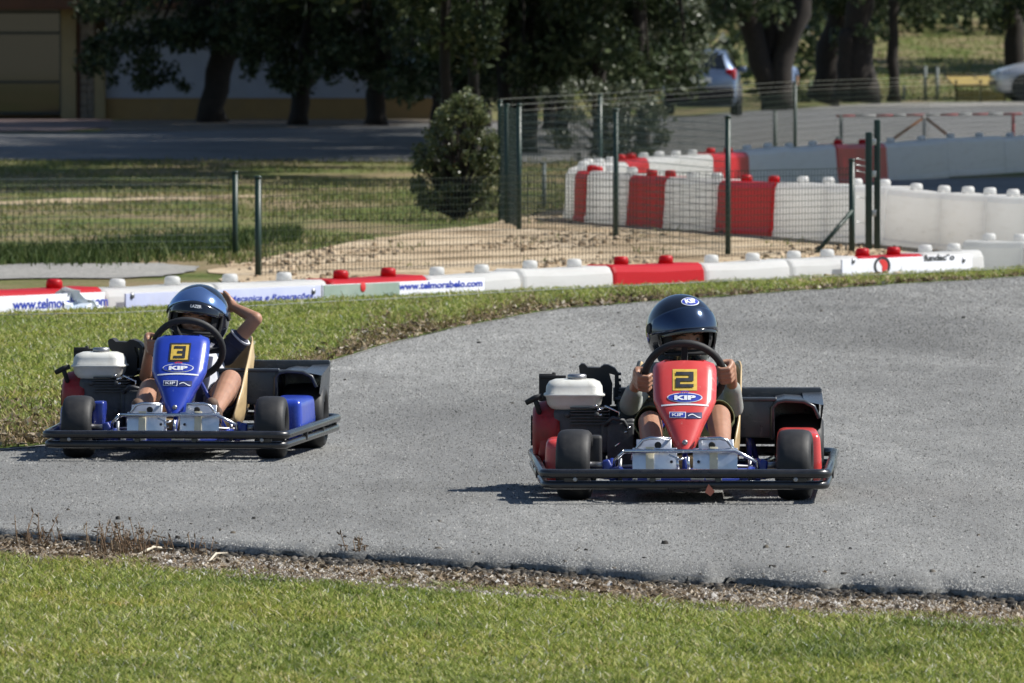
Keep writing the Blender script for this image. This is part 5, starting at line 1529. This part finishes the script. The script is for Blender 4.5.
# ------------------------------------------------------------------ people
def remesh(name, cones, voxel, mat, parent, smooth=4, balls=(), keep=None):
    """one continuous surface from tapered limbs (p0, r0, p1, r1) and ellipsoids (c, radii, rot)"""
    mb = MB()
    for p0, r0, p1, r1 in cones:
        p0, p1 = Vector(p0), Vector(p1)
        n_ = 3; pts = [p0.lerp(p1, i / n_) for i in range(n_ + 1)]
        mb.tube(pts, [r0 + (r1 - r0) * i / n_ for i in range(n_ + 1)], 14)
        mb.ball(p0, r0 * .995, 14, 10); mb.ball(p1, r1 * .995, 14, 10)
    for b_ in balls: mb.ball(b_[0], b_[1], 18, 14, b_[2] if len(b_) > 2 else None)
    me = bpy.data.meshes.new(name); mb.bm.to_mesh(me); mb.bm.free()
    ob = bpy.data.objects.new('tmp', me); col.objects.link(ob)
    md = ob.modifiers.new('r', 'REMESH'); md.mode = 'VOXEL'; md.voxel_size = voxel; md.use_smooth_shade = True
    ms = ob.modifiers.new('s', 'SMOOTH'); ms.factor = .5; ms.iterations = smooth
    dg = bpy.context.evaluated_depsgraph_get(); dg.update()
    out = bpy.data.meshes.new_from_object(ob.evaluated_get(dg))
    bpy.data.objects.remove(ob); bpy.data.meshes.remove(me)
    if keep:
        b = bmesh.new(); b.from_mesh(out)
        bmesh.ops.delete(b, geom=[v for v in b.verts if not keep(v.co)], context='VERTS'); b.to_mesh(out); b.free()
    for p_ in out.polygons: p_.use_smooth = True
    return link(name, out, mat, parent)

def fist(c, T, A, N, s=1.0):
    """hand closed on a rim: c rim centre, T along the rim, A towards the driver, N outward"""
    c, T, A, N = Vector(c), Vector(T), Vector(A), Vector(N)
    out = []
    palm0 = c + N * .030 * s + A * .016 * s
    out.append((palm0 + T * .024 * s, .017 * s, palm0 - T * .026 * s, .017 * s))
    out.append((palm0 + A * .012 + T * .018 * s, .014 * s, palm0 + A * .016 - T * .020 * s, .014 * s))
    for k, ln in ((-.030, .86), (-.0105, .97), (.009, 1.0), (.028, .93)):
        b = c + T * k * s
        q0 = b + N * .032 * s + A * .004; q1 = b + N * .024 * s * ln - A * .026 * s * ln; q2 = b - N * .010 * s * ln - A * .030 * s; q3 = b - N * .024 * s * ln - A * .010 * s
        out += [(q0, .0098 * s, q1, .0092 * s), (q1, .0092 * s, q2, .0084 * s), (q2, .0084 * s, q3, .0074 * s)]
    t0 = palm0 + T * .028 * s + A * .010; t1 = c + N * .016 * s + A * .022 * s + T * .032 * s; t2 = c - N * .004 * s + A * .012 * s + T * .036 * s
    out += [(t0, .012 * s, t1, .010 * s), (t1, .010 * s, t2, .008 * s)]
    return out, palm0

def helmet(parent, c, rotz, roll, pitch, vis_mat, logo, visor_el=(16, 54), port=(-17, 23), logo_text=None):
    """full face helmet centred at c; local -Y is the face side"""
    hm = None
    Rm = Matrix.Translation(c) @ Euler((pitch, roll, rotz), 'XYZ').to_matrix().to_4x4()
    def surf(az, el, k=1.0):
        """az 0 = front (-Y), positive to +X; el elevation"""
        ce, se = math.cos(el), math.sin(el)
        x = math.sin(az) * ce; y = -math.cos(az) * ce; z = se
        rx_, ry_, rz_ = .133, .158, .140
        p = Vector((x * rx_, y * ry_ + .006, z * rz_ if z > 0 else z * rz_ * 1.12))
        if z < 0:                        # chin bar juts forward, nape tucks in
            f = max(0, math.cos(az)); p.y -= .020 * f * min(1, -z * 2); p.x *= 1 - .10 * max(0, -z - .35); p.y *= 1 - .06 * max(0, -math.cos(az)) * -z
        return Rm @ (p * k)
    naz, nel = 56, 30
    e0, e1 = R(-58), R(90)
    mb = MB(); V_ = {}
    for i in range(naz):
        for j in range(nel + 1): V_[i, j] = mb.bm.verts.new(surf(2 * math.pi * i / naz - math.pi, e0 + (e1 - e0) * j / nel if j < nel else R(89.9)))
    opn = lambda az, el: abs(az) < R(60) and R(port[0]) < el < R(port[1]) - .10 * (az / R(60)) ** 2
    for i in range(naz):
        az = 2 * math.pi * (i + .5) / naz - math.pi
        for j in range(nel):
            el = e0 + (e1 - e0) * (j + .5) / nel
            if opn(az, el): continue
            f = mb.bm.faces.new((V_[i, j], V_[(i + 1) % naz, j], V_[(i + 1) % naz, j + 1], V_[i, j + 1])); f.smooth = True
    bmesh.ops.delete(mb.bm, geom=[v for v in mb.bm.verts if not v.link_faces], context='VERTS')
    # padding tube round the eye port
    hm = mb.build('helmet', M['helmet'], parent, solid=.010)
    mb = MB()
    pts = []
    for a in np.linspace(-60, 60, 15): pts.append(surf(R(a), R(port[1] - 5.7 * (a / 60) ** 2), .985))
    for a in np.linspace(60, -60, 15): pts.append(surf(R(a), R(port[0]), .985))
    mb.tube(pts, .007, 8, closed=True)
    mb.grid(lambda u, v: surf(R(-75 + 150 * u) , R(port[1] + 2 + 8 * v), .90), 12, 2)
    mb.build('port_trim', M['helmet_pad'], hm)
    mb = MB()   # inner lining, open at the face
    for i in range(28):
        for j in range(14):
            a0, a1 = [2 * math.pi * (i + q) / 28 - math.pi for q in (0, 1)]; b0, b1 = [e0 + (e1 - e0) * (j + q) / 14 for q in (0, 1)]
            if abs((a0 + a1) / 2) < R(40) and R(port[0] + 3) < (b0 + b1) / 2 < R(port[1] - 2): continue
            mb.faces([surf(a0, b0, .90), surf(a1, b0, .90), surf(a1, b1, .90), surf(a0, b1, .90)], [(0, 1, 2, 3)], True)
    mb.build('lining', M['helmet_pad'], hm)
    # raised visor
    mb = MB(); lo, hi = visor_el
    mb.grid(lambda u, v: surf(R(-78 + 156 * u), R((lo - (8 if logo else 30) * (abs(u - .5) * 2) ** 2) + (hi - lo) * v * (1 - .42 * (abs(u - .5) * 2) ** 2)), 1.022 + .010 * (1 - v)), 26, 10)
    mb.build('visor', vis_mat, hm, solid=.003)
    for s in (-1, 1):
        mb = MB(); p = surf(s * R(84), R(8), 1.0); q = surf(s * R(84), R(8), 1.045)
        mb.tube([p, q], [.022, .018], 12); mb.build('visor_pivot', M['matte_black'], hm)
    # peak band above the eye port
    mb = MB(); mb.grid(lambda u, v: surf(R(-52 + 104 * u), R(port[1] - 4 - 5 * (abs(u - .5) * 2) ** 2 + (lo - port[1] + 5) * v * (1 - .55 * (abs(u - .5) * 2) ** 2)), 1.036 - .004 * v), 18, 4)
    mb.build('brow_band', M['helmet'], hm, solid=.002)
    def letter(txt, az, el, w, h, k, m, bold=.02):
        me = text_mesh(txt, 1.0, bold); x0, x1 = text_width(me)
        hs = [v.co.y for v in me.vertices]; h0, h1 = min(hs), max(hs)
        for v in me.vertices:
            v.co = surf(R(az - w / 2 + w * (v.co.x - x0) / (x1 - x0)), R(el - h / 2 + h * (v.co.y - h0) / (h1 - h0)), k)
        link('lettering', me, m, hm)
    def oval(az, el, w, h, k, m):
        mb = MB(); vs = [surf(R(az), R(el), k)] + [surf(R(az + w / 2 * math.cos(2 * math.pi * i / 28)), R(el + h / 2 * math.sin(2 * math.pi * i / 28)), k) for i in range(28)]
        mb.faces(vs, [(0, 1 + i, 1 + (i + 1) % 28) for i in range(28)]); mb.build('logo_oval', m, hm)
    if logo == 'oval':
        oval(13, 56, 58, 20, 1.012, M['white_ink']); oval(13, 56, 53, 17, 1.018, M['blue_ink']); letter('KIP', 13, 56, 36, 10.5, 1.024, M['white_ink'], .05)
    if logo_text: letter(logo_text, 3, (port[1] + lo) / 2, 22, 5.2, 1.052, M['white_ink'])
    # small white flash on the chin bar
    mb = MB()
    mb.grid(lambda u, v: surf(R(48 + 16 * u), R(-34 - 6 * v - 5 * u), 1.012), 4, 2)
    mb.build('chin_flash', M['white_ink'], hm)
    return hm, Rm

def face(parent, Rm, skin_name='head'):
    """features on the head inside the helmet (head itself belongs to the body mesh)"""
    P = lambda x, y, z: Rm @ Vector((x, y, z))
    mb = MB()
    for s in (-1, 1): mb.ball(P(s * .032, -.0915, .012), (.0105, .006, .0055), 10, 8)
    mb.build('eye_white', M['eyewhite'], parent)
    mb = MB()
    for s in (-1, 1): mb.ball(P(s * .032, -.0955, .012), (.0052, .004, .0052), 10, 8)
    mb.build('iris', M['eye'], parent)
    for s in (-1, 1):
        mb = MB(); mb.tube([P(s * .016, -.101, .029), P(s * .032, -.1015, .034), P(s * .050, -.094, .028)], [.003, .0036, .002], 6); mb.build('eyebrow', M['hair'], parent)
    mb = MB(); mb.tube([P(-.018, -.0985, -.052), P(0, -.102, -.051), P(.018, -.0985, -.052)], [.002, .0045, .002], 6); mb.build('mouth', M['lips'], parent)

def head_balls(Rm):
    P = lambda x, y, z: Rm @ Vector((x, y, z))
    e = Rm.to_euler()
    return [(P(0, -.012, .012), (.076, .088, .095), tuple(e)), (P(0, -.04, -.045), (.058, .058, .05), tuple(e)), (P(0, -.097, -.010), (.011, .016, .013), tuple(e)),
            (P(0, -.092, .008), (.008, .012, .018), tuple(e)), (P(-.036, -.070, -.018), (.024, .02, .02), tuple(e)), (P(.036, -.070, -.018), (.024, .02, .02), tuple(e)), (P(0, -.078, .034), (.05, .018, .014), tuple(e)),
            (P(-.079, .0, .0), (.010, .018, .026), tuple(e)), (P(.079, .0, .0), (.010, .018, .026), tuple(e))]

def cuff(name, p0, r0, p1, r1, mat, parent, th=.004, n_=22):
    """open cloth tube with thickness"""
    mb = MB(); p0, p1 = Vector(p0), Vector(p1)
    m_ = 7; rr = []; pts = []
    for i in range(m_ + 1):
        t = i / m_; pts.append(p0.lerp(p1, t)); rr.append((r0 + (r1 - r0) * t) * (1 + .035 * math.sin(i * 2.3)))
    mb.tube(pts, rr, n_, cap=False)
    for v in mb.bm.verts: v.co += Vector((math.sin(v.co.z * 70 + v.co.x * 40), 0, math.cos(v.co.x * 60 + v.co.y * 50))) * .002
    return mb.build(name, mat, parent, solid=th)

def driver_red(kroot):
    o = empty('person', kroot.location, kroot.rotation_euler.z, 'child driver in black helmet with oval logo gripping the wheel with both hands, olive shorts', 'person', 'children driving the karts')
    tilt = R(30); wc = Vector((0, .455, .440)); A_ = Vector((0, math.cos(tilt), math.sin(tilt))); U_ = Vector((0, -math.sin(tilt), math.cos(tilt)))
    hc = Vector((-.008, .84, .600))
    hm, Rm = helmet(o, hc, R(17), R(-4), R(2), M['visor_dark'], 'oval', (6, 45), (-30, 5))
    Rm = Rm @ Matrix.Translation((0, .004, -.040))
    cones = []
    shL, shR = Vector((-.130, .885, .435)), Vector((.130, .885, .435))
    elL, elR = Vector((-.205, .66, .325)), Vector((.185, .67, .315))
    aL = wc + Vector((-.147, 0, 0)) - U_ * .012; aR = wc + Vector((.147, 0, 0)) + U_ * .022
    fL, pL = fist(aL, U_, A_, Vector((-1, 0, 0))); fR, pR = fist(aR, (U_ + Vector((-.15, 0, 0))).normalized(), A_, Vector((1, 0, 0)))
    cones += fL + fR
    wL, wR = pL + A_ * .04 - U_ * .035, pR + A_ * .04 - U_ * .035
    cones += [(pL + A_ * .012, .019, wL, .0185), (wL, .0185, elL, .027), (elL, .027, shL, .034), (pR + A_ * .012, .019, wR, .0185), (wR, .0185, elR, .027), (elR, .027, shR, .034)]
    hipL, hipR = Vector((-.075, .78, .165)), Vector((.075, .78, .165))
    knL, knR = Vector((-.128, .40, .268)), Vector((.128, .43, .290))
    anL, anR = Vector((-.115, .095, .140)), Vector((.140, .115, .170))
    cones += [(hipL, .068, knL, .047), (hipR, .068, knR, .047), (knL, .046, knL.lerp(anL, .35), .044), (knL.lerp(anL, .35), .044, anL, .027), (knR, .046, knR.lerp(anR, .35), .044), (knR.lerp(anR, .35), .044, anR, .027)]
    cones += [(Vector((0, .82, .17)), .085, Vector((0, .885, .36)), .092), (Vector((0, .885, .36)), .09, Vector((0, .885, .43)), .06), (shL, .036, shR, .036), (Vector((0, .885, .43)), .042, hc + Vector((0, .02, -.06)), .04)]
    for an in (anL, anR): cones += [(an, .028, an + Vector((0, -.02, -.035)), .026), (an + Vector((0, .01, -.035)), .024, an + Vector((0, -.085, .02)), .020)]
    remesh('body', cones, .0042, M['skin'], o, 3, head_balls(Rm))
    face(o, Rm)
    # clothing
    remesh('shirt', [(Vector((0, .82, .18)), .098, Vector((0, .885, .36)), .105), (Vector((0, .885, .36)), .10, Vector((0, .885, .425)), .068), (shL, .046, shR, .046)], .007, M['grey_cloth'], o, 6)
    for sh, el, w in ((shL, elL, wL), (shR, elR, wR)):
        remesh('sleeve', [(sh, .047, el, .041), (el, .041, el.lerp(w, .52), .034)], .006, M['grey_cloth'], o, 5)
    remesh('shorts', [(Vector((0, .80, .155)), .085, Vector((0, .86, .24)), .095), (hipL, .080, hipL.lerp(knL, .55), .066), (hipR, .080, hipR.lerp(knR, .55), .066)], .007, M['olive_cloth'], o, 5)
    for hip, kn in ((hipL, knL), (hipR, knR)): cuff('shorts_leg', hip.lerp(kn, .45), .067, hip.lerp(kn, 1.0) + Vector((0, 0, .006)), .062, M['olive_cloth'], o)
    for an in (anL, anR):
        remesh('shoe', [(an + Vector((0, .012, -.040)), .030, an + Vector((0, -.05, -.005)), .031), (an + Vector((0, -.05, -.005)), .031, an + Vector((0, -.095, .030)), .026), (an + Vector((0, .0, -.01)), .033, an + Vector((0, -.01, -.035)), .033)], .005, M['shoe'], o, 4)
    return o

def driver_blue(kroot):
    o = empty('person', kroot.location, kroot.rotation_euler.z, 'child driver with blue mirrored visor holding one bare arm up behind the helmet', 'person', 'children driving the karts')
    tilt = R(30); wc = Vector((-.0, .455, .440)); A_ = Vector((0, math.cos(tilt), math.sin(tilt))); U_ = Vector((0, -math.sin(tilt), math.cos(tilt)))
    hc = Vector((-.006, .86, .568))
    hm, Rm = helmet(o, hc, R(-2), R(7), R(6), M['visor_blue'], None, (36, 74), (-18, 17), 'LAZER')
    Rm = Rm @ Matrix.Translation((0, .0, -.012))
    shL, shR = Vector((-.145, .895, .400)), Vector((.105, .90, .405))
    elR = Vector((.240, .87, .560)); hR = Vector((.135, .975, .606))
    aL = wc + Vector((-.143, 0, 0)) + U_ * .03
    fL, pL = fist(aL, U_, A_, Vector((-1, 0, 0)))
    wL = pL + A_ * .03 - U_ * .045; elL = Vector((-.215, .70, .315))
    cones = list(fL)
    cones += [(pL + A_ * .012, .019, wL, .019), (wL, .019, elL, .027), (elL, .027, shL, .034)]
    cones += [(shR, .036, elR, .029), (elR, .030, hR, .020)]
    # open hand cupped on the back of the helmet
    d_ = (hR - elR).normalized(); up = Vector((0, 0, 1)); sd = d_.cross(up).normalized()
    palm = hR + d_ * .035
    cones += [(hR, .021, palm + up * .018, .019), (hR, .021, palm - up * .016, .019)]
    for k, ln in ((.030, .052), (.011, .060), (-.009, .056), (-.027, .045)):
        q0 = palm + up * k + d_ * .012; q1 = q0 + (d_ + sd * -.15).normalized() * ln * .55; q2 = q1 + (d_ - sd * .5).normalized() * ln * .5
        cones += [(q0, .0100, q1, .0090), (q1, .0090, q2, .0078)]
    t1 = hR + d_ * .03 + up * .040 - sd * .012; cones += [(hR + d_ * .012 + up * .012, .012, t1, .0105), (t1, .0105, t1 + d_ * .025 + up * .008, .009)]
    hipL, hipR = Vector((-.085, .79, .160)), Vector((.065, .79, .160))
    knL, knR = Vector((-.165, .46, .270)), Vector((.172, .50, .305))
    anL, anR = Vector((-.165, .135, .185)), Vector((.150, .13, .190))
    cones += [(hipL, .068, knL, .048), (hipR, .070, knR, .050), (knL, .046, knL.lerp(anL, .35), .045), (knL.lerp(anL, .35), .045, anL, .030), (knR, .049, knR.lerp(anR, .35), .048), (knR.lerp(anR, .35), .048, anR, .032)]
    cones += [(Vector((-.01, .83, .17)), .085, Vector((-.02, .895, .34)), .09), (Vector((-.02, .895, .34)), .088, Vector((-.02, .90, .40)), .06), (shL, .036, shR, .036), (Vector((-.02, .90, .40)), .042, hc + Vector((0, .02, -.06)), .04)]
    for an in (anL, anR): cones += [(an, .030, an + Vector((0, -.02, -.03)), .028), (an + Vector((0, .01, -.03)), .026, an + Vector((0, -.08, .03)), .022)]
    remesh('body', cones, .0042, M['skin'], o, 3, head_balls(Rm))
    face(o, Rm)
    remesh('shirt', [(Vector((.0, .78, .17)), .104, Vector((-.0, .86, .34)), .112), (Vector((-.0, .86, .34)), .108, Vector((-.02, .897, .395)), .068)], .007, M['white_cloth'], o, 6)
    for sh, el, t in ((shL, elL, .62), (shR, elR, .50)):
        e_ = sh.lerp(el, t)
        remesh('sleeve', [(sh + (Vector((-.02, .9, .39)) - sh) * .35, .052, sh, .050), (sh, .050, sh.lerp(el, t * .8), .047)], .006, M['navy_cloth'], o, 5)
        cuff('sleeve_hem', sh.lerp(el, t * .6), .0495, e_, .047, M['navy_cloth'], o)
        cuff('sleeve_trim', sh.lerp(el, t - .035), .0505, sh.lerp(el, t + .01), .0500, M['white_cloth'], o, .003)
    remesh('shorts', [(Vector((-.01, .81, .145)), .08, Vector((-.01, .86, .20)), .085), (hipL, .076, hipL.lerp(knL, .45), .062), (hipR, .078, hipR.lerp(knR, .45), .064)], .007, M['navy_cloth'], o, 5)
    for hip, kn in ((hipL, knL), (hipR, knR)): cuff('shorts_leg', hip.lerp(kn, .35), .068, hip.lerp(kn, .56), .066, M['navy_cloth'], o)
    for an in (anL, anR):
        remesh('shoe', [(an + Vector((0, .012, -.038)), .032, an + Vector((0, -.05, .00)), .033), (an + Vector((0, -.05, .00)), .033, an + Vector((0, -.088, .036)), .029), (an + Vector((0, .0, -.005)), .036, an + Vector((0, -.01, -.03)), .036)], .005, M['shoe'], o, 4)
    mb = MB(); mb.tube([(.045, .765, .40), (.040, .735, .30), (.035, .67, .20)], .010, 8)
    for v in mb.bm.verts: v.co.x += (v.co.x - .045) * 1.4
    mb.build('dark_strap', M['navy_cloth'], o)
    return o

kr = kart((XR, DR, 0), R(-.8), 'red go-kart with the number 2 on its nose cone, nearer to the camera', M['red_body'], '2', R(-4), 0)
mb = MB(); mb.faces([(.085, -.350, .075), (.072, -.352, .045), (.092, -.349, .030), (.108, -.352, .048)], [(0, 1, 2, 3)])
mb.build('tag', simple('orange_tag', (.50, .16, .10), .6), kr, solid=.003)
driver_red(kr)
kb = kart(((175 - 512) / (F / 37.6), 37.6, 0), R(-5), 'blue go-kart with the number 3 on its nose cone, left and farther back', M['blue_body'], '3', R(1), 24, .508)
kb.scale = (.97,) * 3
driver_blue(kb).scale = (.97,) * 3

# small figure standing beside the forked trunk
x_, y_ = P2(790, 243)
o = empty('person', (x_, y_, float(ground_z(x_, y_)) + .03), R(15), 'distant small person in pale blue top standing beside the forked trunk', 'person')
cs = [((-.06, 0, .05), .045, (-.055, 0, .34), .055), ((-.055, 0, .34), .055, (-.05, 0, .62), .075), ((.06, 0, .05), .045, (.055, 0, .34), .055), ((.055, 0, .34), .055, (.05, 0, .62), .075), ((-.06, -.06, .03), .035, (-.06, .02, .04), .04), ((.06, -.06, .03), .035, (.06, .02, .04), .04),
      ((0, 0, .62), .11, (0, 0, .90), .12), ((0, 0, .92), .09, (0, 0, 1.02), .05), ((-.13, 0, .93), .045, (-.19, -.03, .72), .036), ((-.19, -.03, .72), .036, (-.17, -.10, .54), .028), ((.13, 0, .93), .045, (.19, -.03, .72), .036), ((.19, -.03, .72), .036, (.17, -.10, .54), .028), ((-.13, 0, .93), .045, (.13, 0, .93), .045)]
remesh('body', cs, .012, M['skin'], o, 3, [((0, -.01, 1.10), (.078, .09, .105)), ((0, -.098, 1.09), (.012, .015, .016)), ((-.17, -.11, .50), (.02, .03, .04)), ((.17, -.11, .50), (.02, .03, .04))])
M['sky_cloth'] = simple('pale_blue_cotton', (.16, .22, .36), .9, 0, .1, 30); M['khaki_cloth'] = simple('pale_khaki_cotton', (.22, .22, .20), .9, 0, .1, 30)
remesh('shirt', [((0, 0, .60), .122, (0, 0, .90), .132), ((-.13, 0, .93), .056, (-.18, -.02, .78), .050), ((.13, 0, .93), .056, (.18, -.02, .78), .050), ((-.13, 0, .93), .056, (.13, 0, .93), .056)], .014, M['sky_cloth'], o, 4)
remesh('trousers', [((-.06, 0, .10), .062, (-.05, 0, .60), .09), ((.06, 0, .10), .062, (.05, 0, .60), .09), ((0, 0, .58), .115, (0, 0, .66), .12)], .014, M['khaki_cloth'], o, 4)
mb = MB(); mb.ball((0, .012, 1.125), (.084, .094, .092), 14, 10); mb.build('hair', M['hair'], o)
# ------------------------------------------------------------------ camera, light, render
cam = bpy.data.cameras.new('camera'); co = bpy.data.objects.new('camera', cam); col.objects.link(co)
cam.lens = 200.0; cam.sensor_width = 22.2; cam.sensor_fit = 'HORIZONTAL'
cam.clip_start = .5; cam.clip_end = 6000
co.location = (0, 0, CAMZ); co.rotation_euler = (math.pi / 2 - PITCH, 0, 0)
cam.dof.use_dof = True; cam.dof.focus_distance = 34.6; cam.dof.aperture_fstop = 10.0; cam.dof.aperture_blades = 6
scene.camera = co
SUN_EL, SUN_AZ = R(47), R(4)        # azimuth: 0 = +X, positive towards +Y (away from the camera)
S = Vector((math.cos(SUN_EL) * math.cos(SUN_AZ), math.cos(SUN_EL) * math.sin(SUN_AZ), math.sin(SUN_EL)))
ld = bpy.data.lights.new('sun', 'SUN'); ld.energy = 4.8; ld.angle = R(.53); ld.color = (1.0, .965, .90)
lo = bpy.data.objects.new('sun', ld); col.objects.link(lo); lo.rotation_euler = S.to_track_quat('Z', 'Y').to_euler(); lo.location = (30, 20, 40)
w = bpy.data.worlds.new('World'); scene.world = w; w.use_nodes = True
nt = w.node_tree; bg = nt.nodes['Background']
sky = nt.nodes.new('ShaderNodeTexSky'); sky.sky_type = 'NISHITA'; sky.sun_disc = False
sky.sun_elevation = SUN_EL; sky.sun_rotation = math.atan2(S.x, S.y); sky.altitude = 50; sky.air_density = 1.0; sky.dust_density = .5; sky.ozone_density = 2.5
nt.links.new(sky.outputs[0], bg.inputs[0]); bg.inputs[1].default_value = .07
scene.view_settings.view_transform = 'Standard'; scene.view_settings.look = 'None'; scene.view_settings.exposure = 0.58; scene.view_settings.gamma = 1.0
scene.view_settings.use_curve_mapping = False
scene.render.engine = 'CYCLES'
scene.cycles.use_denoising = True
scene.cycles.max_bounces = 6; scene.cycles.transparent_max_bounces = 8; scene.cycles.sample_clamp_indirect = 6
scene.cycles.use_adaptive_sampling = True; scene.cycles.adaptive_threshold = .02
